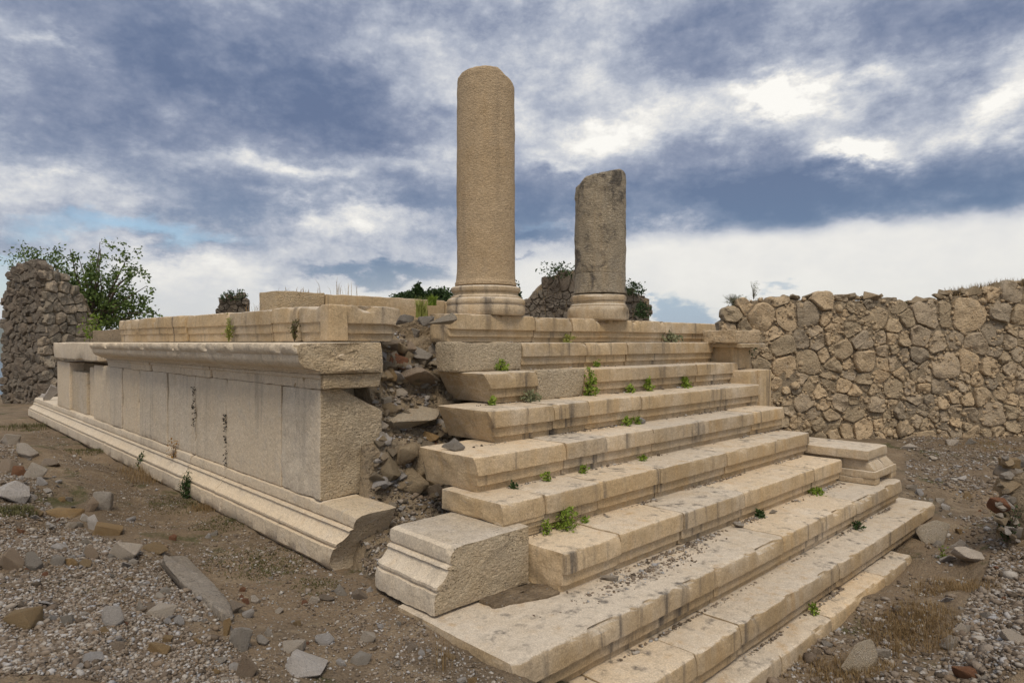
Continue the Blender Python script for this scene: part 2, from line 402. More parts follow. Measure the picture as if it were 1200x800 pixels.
# moulded block: closed profile (o, z, wear) swept along 'x' or 'y'
def sweep(prof, a0, a1, axis, seed=0, res=.14, chip=.05, capn=.03, cap0=None, cap1=None, endwear=.06, sub=.3, freq=1.0):
    pr = []
    for i in range(len(prof)):
        p = prof[i]; q = prof[(i + 1) % len(prof)]
        L = math.hypot(q[0] - p[0], q[1] - p[1]); n = max(1, int(math.ceil(L / sub)))
        for k in range(n):
            u = k / n; pr.append((p[0] + (q[0] - p[0]) * u, p[1] + (q[1] - p[1]) * u, p[2] if k == 0 else min(p[2], q[2]) * .8 + .015))
    pr = np.array(pr); m = len(pr); c = pr[:, :2].mean(0)
    n = max(2, int(round((a1 - a0) / res)))
    A = np.linspace(a0, a1, n + 1)
    o = np.repeat(pr[None, :, 0], n + 1, 0); z = np.repeat(pr[None, :, 1], n + 1, 0); w = np.repeat(pr[None, :, 2], n + 1, 0)
    a = np.repeat(A[:, None], m, 1)
    dirx = c[0] - o; dirz = c[1] - z; dl = np.hypot(dirx, dirz) + 1e-9; dirx /= dl; dirz /= dl
    P3 = np.stack([a * 1.6 * freq, o * .8, z * .8], -1)
    ch = np.clip(fbm(P3 + seed * 5.3, 3, seed) - .12, 0, 2) +   .4 * np.clip(fbm(np.stack([a * 5.5, o, z * 2], -1) + seed, 3, seed + 3) - .05, 0, 2)
    ch = ch + .12 * np.abs(fbm(np.stack([a * 11, o * 3, z * 3], -1) + seed, 2, seed + 33))
    e = np.minimum(a - a0, a1 - a) / .12; ew = np.clip(1 - e, 0, 1) ** 2 * endwear
    disp = w * chip * ch * 2.2 + ew * (.5 + w) * (.6 + .8 * np.abs(vn(P3 * 3, seed + 7)))
    o = o + dirx * disp; z = z + dirz * disp
    jit = .006 * fbm(np.stack([a * 6, o * 6, z * 6], -1), 3, seed + 11)
    o = o + jit; z = z + jit * .7
    verts = [np.stack([a, o, z], -1).reshape(-1, 3)]
    Fc = []
    for i in range(n):
        for j in range(m):
            k = (j + 1) % m; Fc.append((i * m + j, i * m + k, (i + 1) * m + k, (i + 1) * m + j))
    base = (n + 1) * m
    for side, (row, fn) in enumerate(((0, cap0), (n, cap1))):
        ring = np.stack([a[row], o[row], z[row]], -1); cc = ring.mean(0)
        rings = [row * m + np.arange(m)]; sgn = -1 if side == 0 else 1
        for q, u in enumerate((.93, .8, .62, .42, .2)):
            rr = cc + (ring - cc) * u
            rr[:, 0] += sgn * capn * (.3 + fbm(rr * 2.2 + seed, 4, seed + 21 + side)) * min(1, (1 - u) * 6)
            verts.append(rr); rings.append(base + np.arange(m)); base += m
        verts.append(cc[None] + [[sgn * capn * .5, 0, 0]]); ci = base; base += 1
        for r0, r1 in zip(rings[:-1], rings[1:]):
            for j in range(m):
                k = (j + 1) % m; Fc.append((r0[j], r1[j], r1[k], r0[k]) if side else (r0[j], r0[k], r1[k], r1[j]))
        for j in range(m):
            k = (j + 1) % m; Fc.append((rings[-1][j], ci, rings[-1][k]) if side else (rings[-1][j], rings[-1][k], ci))
    V = np.vstack(verts)
    if cap0: V = cap0(V)
    if cap1: V = cap1(V)
    if axis == 'y': V = V[:, [1, 0, 2]]
    return V, [tuple(int(x) for x in q) for q in Fc]
# angular rocks
def icos(n):
    bm = bmesh.new(); bmesh.ops.create_icosphere(bm, subdivisions=n, radius=1)
    v = np.array([x.co[:] for x in bm.verts]); f = np.array([[q.index for q in p.verts] for p in bm.faces]); bm.free(); return v, f
ICO1, ICO2, ICO3 = icos(1), icos(2), icos(3)
def rockshape(seed, pts=15, boxy=0.0, amp=.035):
    """angular broken stone: bevelled hull of random points"""
    rg = np.random.RandomState(seed); p = rg.normal(size=(pts, 3)); p /= np.linalg.norm(p, axis=1, keepdims=True)
    if boxy: p = np.array([(x, y, z) for x in (-1, 1) for y in (-1, 1) for z in (-1, 1)], float) * (1 + rg.uniform(-.14, .05, (8, 3)))
    else: p *= rg.uniform(.7, 1.0, (pts, 1))
    bm = bmesh.new()
    for q in p: bm.verts.new(q)
    r = bmesh.ops.convex_hull(bm, input=bm.verts[:])
    bmesh.ops.delete(bm, geom=[g for g in r['geom_interior'] if isinstance(g, bmesh.types.BMVert)], context='VERTS')
    bmesh.ops.dissolve_limit(bm, angle_limit=.2, verts=bm.verts[:], edges=bm.edges[:])
    bmesh.ops.bevel(bm, geom=bm.edges[:], offset=.05, segments=1, affect='EDGES', clamp_overlap=True)
    bmesh.ops.triangulate(bm, faces=bm.faces[:])
    bmesh.ops.subdivide_edges(bm, edges=[e for e in bm.edges if e.calc_length() > .3], cuts=1)
    bmesh.ops.triangulate(bm, faces=bm.faces[:]); bmesh.ops.recalc_face_normals(bm, faces=bm.faces[:]); bm.verts.index_update()
    v = np.array([x.co[:] for x in bm.verts]); f = np.array([[q.index for q in pp.verts] for pp in bm.faces]); bm.free()
    v = v + v / np.linalg.norm(v, axis=1, keepdims=True) * (amp * 1.6 * fbm(v * 2.3 + seed, 4, seed))[:, None]
    lo, hi = v.min(0), v.max(0); v = (v - (lo + hi) / 2) / ((hi - lo) / 2)
    return v, f
ROCKS = {}
for mi, mt in enumerate(('rock', 'rockw', 'rockb', 'rocko', 'brick', 'lichrock', 'wallst', 'tower', 'wallgrey')):
    ROCKS[mt] = []
    for k in range(6):
        v_, f_ = rockshape(k * 3 + 1 + mi * 29, 8 + k, boxy=(k == 0 and mt in ('brick', 'rocko', 'lichrock')))
        ROCKS[mt].append(mesh('rock', v_, f_, mt, sharp=24))
def put_rock(name, me, c, size, rot, parent=None):
    """c = centre, size = full extents, both in layout units"""
    o = bpy.data.objects.new(name, me); COL.objects.link(o)
    o.scale = Vector(size) * (U / 2); o.rotation_euler = rot; WL[o.name] = np.array(c, float)
    if parent is not None: o.parent = parent; o.location = Vector((np.array(c) - WL[parent.name]) * U)
    else: o.location = Vector(c) * U
    return o

# ------------------------------------------------------------------ ground
def xyz(px, py, z): p = at(px, py, z); return (p[0], p[1], z)
CT = [xyz(*a) for a in (
    (35, 488, -6.1), (90, 515, -6.1), (150, 546, -6.1), (200, 572, -6.1), (250, 600, -6.08), (320, 632, -6.08), (387, 664, -6.08), (440, 692, -6.1), (470, 714, -6.12),
    (200, 610, -6.15), (300, 680, -6.15), (110, 545, -6.12), (20, 482, -6.15), (0, 495, -6.1), (60, 520, -6.1), (250, 650, -6.15), (350, 720, -6.15), (420, 730, -6.15),
    (450, 790, -6.15), (380, 790, -6.1), (540, 790, -6.3), (330, 760, -6.0),
    (0, 800, -4.9), (100, 740, -5.1), (200, 700, -5.5), (130, 645, -5.6), (170, 660, -5.65), (0, 530, -4.9), (0, 600, -5.0), (60, 640, -5.2), (120, 700, -5.3), (0, 700, -4.9),
    (200, 760, -5.45), (285, 790, -5.85), (240, 690, -5.85), (40, 560, -5.2), (80, 600, -5.6), (110, 620, -5.8), (-60, 560, -4.8), (-100, 700, -4.8), (-80, 520, -5),
    (880, 800, -8.4), (1000, 740, -8.35), (1064, 668, -8.2), (950, 790, -8.4), (1090, 606, -7.65), (1100, 640, -8.1), (1075, 560, -7.0), (1100, 560, -7.2), (1060, 520, -6.7),
    (1100, 512, -6.6), (1200, 512, -6.6), (1000, 500, -6.5), (1150, 600, -7.8), (1130, 560, -7.2), (1120, 680, -8.15), (1050, 760, -8.35), (1180, 660, -7.4),
    (1200, 640, -7.0), (1160, 740, -7.2), (1110, 800, -7.6), (1200, 760, -6.7), (1120, 720, -7.9), (1085, 780, -8.2), (1250, 560, -6.6), (1300, 700, -6.4), (1250, 620, -6.6), (1140, 700, -7.6))]
CT += [tuple(xyz(8, 520, -4.45)), tuple(xyz(-30, 520, -4.3)), tuple(xyz(30, 545, -4.85)), tuple(xyz(5, 560, -4.75)), (0, 0, -5.2), (-6, 0, -5.2), (0, -8, -5.4), (5, 3, -5.6), (3, 5, -5.5), (9, 4, -7.2), (8.3, 9, -6.16), (8.2, 10.5, -6.12), (8.3, 12, -6.1), (8.2, 14, -6.1), (8.35, 8.45, -6.3), (8.0, 8.8, -6.1), (8.0, 9.8, -6.08), (8.0, 11.3, -6.06), (7.6, 8.2, -6.2),
       (9.6, 8.0, -7.1), (8.4, 7.4, -6.9), (7, 7, -6.3), (12, 7.0, -8.4), (16, 6.8, -8.4), (20, 6.7, -8.4), (24, 6.7, -8.3), (12, 9, -8.4), (20, 9, -8.4), (28, 9, -8.2), (12, 12, -8), (20, 14, -8), (28, 12, -8),
       (12, 5, -8.2), (16, 2, -7.6), (20, 4, -8.3), (10, 16, -6.3), (20, 30, -6.5), (30, 30, -6.5), (30, 50, -6.5), (12, 60, -6.3), (10, 30, -6.4), (10, 45, -6.3), (34, 20, -6.6), (36, 12, -6.8), (40, 30, -6.6),
       (60, 20, -6.6), (60, 60, -6.6), (0, 60, -6.2), (-20, 40, -5.2), (-20, 0, -5.0), (0, 90, -6.6), (40, 90, -6.6), (30, -10, -6.5), (60, -10, -6.5), (-8, 20, -4.8), (-14, 70, -6), (15.5, 13.7, -7.5), (11, 10, -7.6)]
CT = np.array(CT)
def H(X, Y, detail=True):
    X = np.asarray(X, float); Y = np.asarray(Y, float); num = 0; den = 0
    for cx, cy, cz in CT:
        w = 1 / ((X - cx) ** 2 + (Y - cy) ** 2 + .35) ** 1.9
        num = num + w * cz; den = den + w
    h = num / den
    bank = -6.09 - 1.1 * np.clip(8.55 - Y, 0, 9) - 1.6 * np.clip(X - 8.6, 0, 9)     # soil banked against the eighth step
    h = np.where((X > 6.0) & (Y < 16), np.maximum(h, bank - .3 * np.clip(7.0 - X, 0, 1)), h)
    d = np.hypot(X - 20, Y - 30)
    far = np.clip((d - 75) / 400, 0, None); h = h - far ** 1.3 * 150 - np.clip((d - 75) / 60, 0, 1) * 3
    if detail:
        P = np.stack([X, Y, X * 0], -1)
        h = h + .10 * fbm(P * .55, 4, 3) + .035 * fbm(P * 2.6, 3, 8)
    return np.maximum(h, -420 + 0 * h)
def spaced(lo, hi, st):
    a = list(np.arange(lo, hi + st / 2, st)); g = st; x = a[-1]
    while x < 24000: g *= 1.22; x += g; a.append(x)
    g = st; x = a[0]; pre = []
    while x > -24000: g *= 1.22; x -= g; pre.append(x)
    return np.array(pre[::-1] + a)
gx = spaced(-3, 50, .22); gy = spaced(-1, 60, .22)
GX, GY = np.meshgrid(gx, gy, indexing='ij'); GZ = H(GX, GY)
nx_, ny_ = GX.shape; idx = np.arange(nx_ * ny_).reshape(nx_, ny_)
gf = np.stack([idx[:-1, :-1], idx[1:, :-1], idx[1:, 1:], idx[:-1, 1:]], -1).reshape(-1, 4)
mk('ground', np.stack([GX, GY, GZ], -1).reshape(-1, 3), gf, 'soil', kind='structure', loc=(0, 0, 0), sharp=None)
def hit(px, py, off=0.0):
    """where the ray through a picture point meets the ground"""
    s = (px - 600) / F; d = np.geomspace(3, 300, 2600)
    X = d * (FW[0] + s * RT[0]); Y = d * (FW[1] + s * RT[1]); Z = -(py - 401) / F * d
    k = np.argmax(Z < H(X, Y) + off); return np.array([X[k], Y[k], H(X[k:k + 1], Y[k:k + 1])[0]]), d[k]

# ------------------------------------------------------------------ staircase
# lip position Y of each tread, top to bottom
YS = {1: 17.5, 2: 16.55, 3: 15.45, 4: 14.1, 5: 12.85, 6: 11.62, 7: 10.2, 8: 8.62, 9: 7.62, 10: 7.1}
ZS = {1: 1.0, 2: 0.0, 3: -1.0, 4: -2.0, 5: -3.0, 6: -4.0, 7: -5.0, 8: -6.0, 9: -7.0, 10: -7.95}
def step_prof(Y, z, depth=2.4, h=.995, f1=.50, f2=.80, o1=.12, o2=.23):
    return [(Y + depth, z, 0), (Y + depth * .5, z, .0), (Y + .42, z, .02), (Y + .20, z, .06), (Y + .09, z, .2), (Y + .018, z - .004, .9), (Y, z - .022, 1.0), (Y - .002, z - .08, .7), (Y, z - .2, .25), (Y, z - f1 + .05, .05),
            (Y + .002, z - f1, .07), (Y + o1, z - f1 - .015, .05), (Y + o1, z - f1 - .12, .05), (Y + o1, z - f2, .06), (Y + o2, z - f2 - .012, .04), (Y + o2, z - h, .04), (Y + depth, z - h, 0)]
stair = thing('stone_staircase', 'wide flight of worn pale marble steps leading up to the two columns', 'staircase', (20, YS[9], -8.4))
# joints: list of picture columns where the blocks of each step meet; 'r' marks a quarry-faced block set back
JO = {1: [(14.0, None), (18.2, 'm'), (20.4, 'm'), (22.3, 'b'), (27.3, 'b'), (32.2, 'm')],
      2: [(13.45, None), ('p', 614, 'rr'), ('p', 690, 'm'), ('p', 737, 'm'), ('p', 786, 'm'), (30.2, 'm')],
      3: [(13.75, None), ('p', 632, 'm'), ('p', 687, 'rr'), ('p', 742, 'm'), ('p', 818, 'm'), (30.6, 'm')],
      4: [(12.7, None), ('p', 651, 'm'), ('p', 692, 'm'), ('p', 753, 'm'), ('p', 832, 'm'), (30.25, 'm')],
      5: [(11.1, None), ('p', 665, 'm'), ('p', 713, 'm'), ('p', 768, 'm'), ('p', 885, 'm'), (30.0, 'm')],
      6: [(10.95, None), ('p', 641, 'm'), ('p', 705, 'm'), ('p', 775, 'm'), ('p', 853, 'm'), ('p', 914, 'm'), (29.7, 'm')],
      7: [(11.62, None), ('p', 729, 'm'), ('p', 803, 'm'), ('p', 874, 'm'), ('p', 955, 'm'), (29.5, 'm')],
      8: [(8.4, None), ('p', 842, 'm'), ('p', 920, 'm'), ('p', 1005, 'm'), (32.1, 'm')],
      9: [(9.0, None), ('p', 740, 'm'), ('p', 818, 'm'), ('p', 870, 'm'), ('p', 985, 'm'), (33.2, 'm')],
      10: [(9.0, None), ('p', 850, 'm'), ('p', 918, 'm'), ('p', 976, 'm'), ('p', 1038, 'm'), (27.7, 'm')]}
def slant(x0, k, kind='left'):
    def f(V):
        V = V.copy(); m = V[:, 0] < x0 + 1.6
        w = np.clip(1 - (V[:, 0] - x0) / 1.6, 0, 1)
        V[:, 0] += w * k * np.clip(-(V[:, 2] - zt), 0, 1); return V
    return f
CHIP = {1: .08, 2: .05, 3: .075, 4: .05, 5: .045, 6: .06, 7: .05, 8: .11, 9: .075, 10: .06}
names = {1: 'top', 2: 'second', 3: 'third', 4: 'fourth', 5: 'fifth', 6: 'sixth', 7: 'seventh', 8: 'eighth', 9: 'ninth', 10: 'lowest'}
for k in range(1, 11):
    Y, z = YS[k], ZS[k]; dep0 = 2.5 if k != 1 else 2.3
    xs = []
    for j in JO[k]:
        if j[0] == 'p': xs.append((xonY(j[1], Y), j[2]))
        else: xs.append(j)
    x0, x1 = xs[0][0] + 1.3, xs[-1][0] - .15
    # the packed bed under each course is the step part; its marble blocks are the sub-parts
    hgt = .95 if k != 10 else .5
    P, Fc = rblock((x0, Y + .35, z - hgt), (x1, Y + 2.2, z - .06), 1.2, .03, k, .01)
    st = mk('step', P, Fc, 'mortar', stair); st['label'] = f'{names[k]} step of the flight, made of several long marble blocks' if k not in (8, 10) else ('deep worn step under the two moulded base blocks' if k == 8 else 'low grey kerb step at ground level')
    for i in range(1, len(xs)):
        a, b = xs[i - 1][0], xs[i][0]; typ = xs[i][1]; sd = k * 31 + i * 7
        dep = {(1, 1): 1.25, (2, 1): 1.15, (8, 1): 3.85}.get((k, i), dep0)
        rg = random.Random(sd); g = .010 + rg.random() * .014
        dy = rg.uniform(-.02, .02); dz = rg.uniform(-.018, .012)
        zt = z
        if typ == 'rr':
            c0 = mat_ = 'rough'
            P, Fc = rblock((a + g, Y + .10 + dy, z - .99), (b - g, Y + dep, z + dz), .22, .07, sd, .03, 1.0, big=.05)
            mk('block', P, Fc, 'rough', st)
        else:
            h = .995 if k != 10 else .75; f1 = .50
            if k == 9: h = .97
            pr = step_prof(Y + dy, z + dz, dep, h)
            if k == 10: pr = step_prof(Y + dy, z + dz, .9, .75, .6, .7, .02, .03)
            if k == 1: pr = step_prof(Y + dy, z + dz, dep, .99, .54, .80, .12, .22)
            if k == 6 and i == 1:
                pr = step_prof(Y + dy, z + dz, dep, .54, .50, .52, .03, .05)
            if k in (1,) and i in (3, 4): chip = .17
            else: chip = CHIP[k]
            end = None
            if i == 1 and k in (3, 4, 5):
                kk = {3: .55, 4: .45, 5: .25}[k]
                def end(V, a=a, kk=kk, z=z):
                    V = V.copy(); w = np.clip(1 - (V[:, 0] - a) / 1.7, 0, 1); V[:, 0] += w * kk * np.clip(z - V[:, 2], 0, 1); return V
            if k == 9 and i == len(xs) - 1:
                def end(V, b=b, z=z):
                    V = V.copy(); w = np.clip(1 - (b - V[:, 0]) / 4, 0, 1); V[:, 0] -= w * 1.5 * np.clip(z - .35 - V[:, 2], 0, 1); return V
            P, Fc = sweep(pr, a + g, b - g, 'x', sd, chip=chip, capn=.05 if i in (1, len(xs) - 1) else .01, cap0=end)
            mk('block', P, Fc, 'marble', st)
    if k == 6:   # lower half of the sixth step, right of the loose base block
        P, Fc = sweep(step_prof(Y + .11, z - .5, dep0 - .2, .49, .28, .30, .06, .08), 11.75, xonY(641, Y), 'x', 977, chip=.04)
        mk('block', P, Fc, 'marble', st)

# ------------------------------------------------------------------ podium
pod = thing('temple_podium', 'long moulded marble podium running back left from the steps', 'podium', (9, 17.3, -6))
BASEP = [(11.2, -4.57, 0), (10, -4.57, 0), (9.15, -4.57, .3), (9.0, -4.60, 1.0), (8.98, -4.75, .4), (8.985, -4.90, .5), (9.05, -4.915, .05), (9.05, -4.96, .05), (8.92, -4.975, .3), (8.89, -5.02, .2), (8.95, -5.04, .05), (8.93, -5.10, .1), (8.86, -5.20, .1), (8.77, -5.29, .1), (8.66, -5.34, .2),
         (8.62, -5.37, .3), (8.62, -5.43, .3), (8.69, -5.45, .05), (8.69, -5.50, .05), (8.55, -5.515, .7), (8.54, -5.7, .4), (8.55, -5.98, .5), (8.9, -6.35, 0), (11.2, -6.35, 0)]
def mirror(pr, c): return [(2 * c - o, z, w) for o, z, w in pr][::-1]
XC = 20.6
jb = [16.25] + [yonX(x, 8.75) for x in (232, 205, 120, 52)] + [yonX(36, 8.7)]
jb = [16.0, 24.6, 28.2, 40.8, 57.5, 66.5]
for i in range(len(jb) - 1):
    a, b = jb[i], jb[i + 1]
    end = None
    if i == 0:
        def end(V, a=a):
            V = V.copy(); w = np.clip(1 - (V[:, 0] - a) / 1.5, 0, 1); V[:, 0] += w * (-.75 * np.clip((V[:, 2] + 5.9) / 1.3, 0, 1) - .05); return V
    P, Fc = sweep(BASEP if i else [(min(o, 10.25), z, w) for o, z, w in BASEP], a + .02, b - .02, 'y', 400 + i, res=.16 if i < 2 else .3, chip=.035, capn=.03 if i == 0 else .01, cap0=end, endwear=.05)
    o = mk('base_block', P, Fc, 'side', pod)
    if i == 0: face_mat(o, 'white', lambda c, n: c[1] < 17.2 and (abs(n[1]) > .5 or (abs(n[2]) > .6 and c[2] > -4.7)))
# orthostats of the side wall
jw = [17.3, 24.5, 27.95, 31.5, 35.9, 39.1, 41.7, 45.6]
for i in range(len(jw) - 1):
    a, b = jw[i], jw[i + 1]
    if i == 0:
        def wp(V):
            V = V.copy(); m = np.clip((V[:, 0] - 9.7) / 1.4, 0, 1) * np.clip((V[:, 2] + 2.4) / 1.05, 0, 1) * (V[:, 1] < 19)
            V[:, 2] -= m * .75; V[:, 0] -= np.clip(-3.6 - V[:, 2], 0, 1) * (V[:, 0] > 10.5) * .12; return V
        P, Fc = rblock((9.05, 17.32, -4.56), (11.12, 19.9, -1.36), .20, .05, 500, .030, .9, wp, big=.035)
        o = mk('corner_slab', P, Fc, 'rough', pod); o['label'] = 'thick corner slab with a rough hammered broken front'; face_mat(o, 'side', lambda c, n: c[0] < 9.2 and abs(n[0]) > .75)
        P, Fc = rblock((9.055, 19.93, -4.56), (10.4, b - .03, -1.36), .28, .025, 501, .008, .6)
    else:
        P, Fc = rblock((9.06 + (i * 37 % 5) * .012, a + .03, -4.56), (10.4, b - .03 - (.02 if i < 4 else 0), -1.36), .26, .03, 500 + i * 3, .008, 1.1)
    # dark eaten joints: erode the far edge in places
    y = P[:, 1]; ed = np.clip(1 - (b - y) / .35, 0, 1) + np.clip(1 - (y - a) / .35, 0, 1)
    er = np.clip(fbm(np.stack([P[:, 2] * 2.1, P[:, 2] * 0 + i * 9, P[:, 0] * 0], -1), 3, 44 + i) + .02, 0, 1)
    P[:, 0] += np.where(P[:, 0] < 9.5, ed * er * .03, 0)
    P[:, 1] += np.where(P[:, 0] < 9.8, np.where(y > (a + b) / 2, -1, 1) * (ed > .5) * er * .24, 0)
    mk('wall_slab', P, Fc, 'side', pod)
P, Fc = rblock((9.9, 19.8, -6.3), (11.05, 57, -1.4), 2, .03, 7, .01); mk('wall_core', P, Fc, 'mortar', pod)
# two slabs and a stub beyond the cornice end
for n, (a, b, z1, x0, mt) in enumerate(((45.7, 48.0, -1.55, 9.35, 'side'), (48.1, 52.4, -1.95, 9.2, 'white'), (52.5, 56.8, -1.36, 9.05, 'side'))):
    P, Fc = rblock((x0, a, -4.56), (10.4, b, z1), .4, .05, 530 + n, .012, 1.2); o = mk('wall_slab', P, Fc, mt, pod)
    if n == 1: o['label'] = 'white slanting replacement slab near the far end'
# fascia course under the cornice
jf = [17.15, 21.3, 26.0, 29.7, 33.8, 37.2, 42.2]
for i in range(len(jf) - 1):
    a, b = jf[i], jf[i + 1]; dy = (.05 if i % 2 else 0)
    pr = [(10.5, -.92, 0), (8.93 + dy, -.92, .2), (8.90 + dy, -.98, .5), (8.92 + dy, -1.04, .3), (8.99 + dy, -1.06, .1), (8.99 + dy, -1.2, .2), (9.0 + dy, -1.35, .6), (9.3, -1.355, .1), (10.5, -1.355, 0)]
    P, Fc = sweep(pr, a + .015, b - .015, 'y', 600 + i, res=.2, chip=.03, capn=.03); mk('fascia_block', P, Fc, 'side', pod)
# cornice
CORN = [(10.9, 0, 0), (10, 0, 0), (9.0, 0, .05), (8.5, -.01, .15), (8.25, -.015, .5), (8.12, -.04, 1), (8.10, -.13, 1.0), (8.12, -.22, 1.0), (8.17, -.30, .4), (8.24, -.36, .2), (8.26, -.5, .1), (8.31, -.6, .1), (8.42, -.70, .1), (8.56, -.76, .1),
        (8.66, -.785, .15), (8.68, -.83, .2), (8.80, -.84, .1), (8.84, -.91, .1), (10.9, -.915, 0)]
jc = [17.0, 27.6, 35.0, 42.0]
for i in range(len(jc) - 1):
    a, b = jc[i], jc[i + 1]; end = None
    pr = CORN
    if i == 0:
        def end(V, a=a):
            V = V.copy(); w = np.clip(1 - (V[:, 0] - a) / .8, 0, 1); V[:, 0] += w * .15 * fbm(V * [0, 1, 1] * 1.2, 3, 5); return V
        P, Fc = rblock((9.0, 17.02, -1.345), (10.98, 18.9, -.92), .2, .05, 640, .03, .8, lambda V: np.column_stack([V[:, 0] - np.clip(-.9 - V[:, 2], 0, 1) * .35 * (V[:, 0] > 10), V[:, 1], V[:, 2]]))
        mk('fascia_block', P, Fc, 'rough', pod)['label'] = 'rough broken end of the course under the cornice'
    P, Fc = sweep(pr, a, b - .02, 'y', 650 + i, res=.13 if i == 0 else .2, chip=.10, capn=.07, cap0=end, freq=1.6)
    o = mk('cornice_block', P, Fc, 'side', pod)
    if i == 0: face_mat(o, 'rough', lambda c, n: c[1] < 17.25 and abs(n[1]) > .6)
P, Fc = rblock((8.75, 43.0, -1.1), (10.6, 56.5, -.02), .5, .08, 670, .03, 1.4); mk('cornice_block', P, Fc, 'side', pod)
# upper course over the side wall, with its stepped face
def up_prof(x, h, d=2.3): return [(x + d, h, 0), (x + .5, h, .1), (x + .12, h - .005, .4), (x + .02, h - .03, 1), (x, h - .09, 1), (x, h - .3, .3), (x, h - .50, .3), (x + .06, h - .52, .1), (x + .06, h - .80, .3), (x + .12, h - .82, .05), (x + .12, .03, .1), (x + d, .03, 0)]
ju = [19.6, 21.6, 25.4, 30.4, 33.0, 41.4]
hu = [1.15, 1.12, 1.16, 1.2, 1.22]
for i in range(len(ju) - 1):
    P, Fc = sweep(up_prof(9.42 + (.08 if i in (2,) else 0), hu[i]), ju[i] + .02, ju[i + 1] - .02, 'y', 700 + i, res=.2, chip=.09, capn=.04); mk('upper_block', P, Fc, 'marble', pod)
# corner of that course: returns along the front
pr = step_prof(17.45, 1.12, 2.1, 1.08, .54, .84, .13, .24)
def bend(V):
    V = V.copy(); w = np.clip((V[:, 0] - 11.2) / .8, 0, 1); V[:, 0] -= w * .35 * np.clip(.75 - V[:, 2], 0, 1) ** 1; V[:, 2] -= w ** 3 * .12 * (V[:, 2] > .5); return V
P, Fc = sweep(pr, 10.0, 12.0, 'x', 720, chip=.08, capn=.10, cap0=bend, endwear=.13); mk('upper_block', P, Fc, 'marble', pod)
P, Fc = sweep(up_prof(9.44, 1.12, .54), 17.44, 19.55, 'y', 721, res=.15, chip=.06); mk('upper_block', P, Fc, 'marble', pod)
P, Fc = rblock((9.36, 17.38, .04), (9.98, 17.95, 1.12), .2, .04, 722, .01, .5); mk('corner_pilaster', P, Fc, 'marble', pod)
# cella wall footing behind
for i, (a, b, h, mt) in enumerate(((11.0, 13.05, 2.02, 'rough'), (13.1, 19.3, 2.0, 'marble'), (19.35, 24.0, 1.95, 'marble'))):
    P, Fc = rblock((a, 24.6, .9), (b, 26.2, h), .35, .05, 740 + i, .02, 1.2); mk('footing_block', P, Fc, mt, pod)
# packed floor between the side walls
P, Fc = rblock((11.1, 19.7, -6.4), (30.9, 56, .86), 1.5, .05, 750, .03); mk('podium_fill', P, Fc, 'mortar', pod)
# right cheek: pier, cap and base
P, Fc = rblock((30.9, 14.5, -4.6), (32.15, 57, -1.36), .8, .04, 760, .012, 1); mk('wall_slab', P, Fc, 'marble', pod)
P, Fc = rblock((30.0, 14.62, -4.5), (30.87, 16.2, -1.38), .3, .04, 761, .012, 1); mk('pier_block', P, Fc, 'marble', pod)
P, Fc = rblock((30.35, 15.6, -1.34), (32.3, 17.2, -.12), .25, .05, 762, .02, 1); mk('pier_block', P, Fc, 'marble', pod)
P, Fc = sweep([(o - 0, z, w) for o, z, w in step_prof(14.9, -.05, 2.6, .18, .1, .14, .05, .1)], 29.9, 32.5, 'x', 763, chip=.03); mk('cap_slab', P, Fc, 'marble', pod)
P, Fc = rblock((30.2, 17.25, -1.34), (32.3, 57, -.06), 1.0, .05, 764, .02, 1); mk('cornice_block', P, Fc, 'marble', pod)
P, Fc = rblock((29.6, 15.1, -.03), (32.2, 16.9, .60), .25, .10, 765, .05, 1.3, big=.05); mk('pier_block', P, Fc, 'wallst', pod)
P, Fc = sweep(mirror(BASEP, XC), 15.0, 57, 'y', 770, res=.5, chip=.03); mk('base_block', P, Fc, 'marble', pod)

# rubble and earth exposed where the left cheek of the stairs is gone
def core_h(X, Y):
    b = np.interp(Y, [12.5, 14.6, 16.4, 16.7, 17.0, 17.55, 17.7, 18.15, 18.35, 18.8, 19.0, 19.8, 21, 26], [-5.85, -5.45, -4.85, -4.3, -3.1, -2.8, -2.0, -1.75, -1.0, -.75, -.05, .25, .62, .8])
    lowr = np.interp(X, [8.8, 9.8, 11.2, 11.8], [-.5, -.3, -.05, 0]) * np.clip((17.2 - Y) / 1.5, 0, 1)
    P = np.stack([X, Y, X * 0], -1)
    h = b + lowr + .16 * fbm(P * 1.3, 4, 31) + .07 * fbm(P * 5, 3, 32)
    h = np.where((X < 11.15) & (Y > 16.2), np.minimum(h, np.where(X < 10.25, -4.7 - .4 * (Y > 17.2), np.where(Y > 17.2, -4.62, 9))), h)
    h = np.where((X > 13.7) & (Y < 17), np.minimum(h, -3.3), h)
    h = np.where((X > 12.6), np.minimum(h, np.interp(Y, [12, 14.1, 14.2, 15.4, 15.5, 16.5, 16.6, 17.5, 17.7, 30], [-5, -3.4, -2.3, -2.3, -1.3, -1.3, -.3, -.3, .55, .8])), h)
    h = np.where((X < 9.35) & (Y > 15.0), np.minimum(h, -6.2), h)
    return h
cx_ = np.arange(8.85, 15.6, .09); cy_ = np.arange(12.6, 26, .07)
CX, CY = np.meshgrid(cx_, cy_, indexing='ij'); CZ = core_h(CX, CY)
CZ = np.where((CX > 11.0) & (CY < 13.9), np.minimum(CZ, -5.9), CZ)
CZ = np.where((CX > 11.2) & (CY < 15.3), np.minimum(CZ, -5.25), CZ)
CZ[:2] = np.minimum(CZ[:2], -6.9); CZ[:, :2] = np.minimum(CZ[:, :2], -6.9)
ii = np.arange(CX.size).reshape(CX.shape)
cf = np.stack([ii[:-1, :-1], ii[1:, :-1], ii[1:, 1:], ii[:-1, 1:]], -1).reshape(-1, 4)
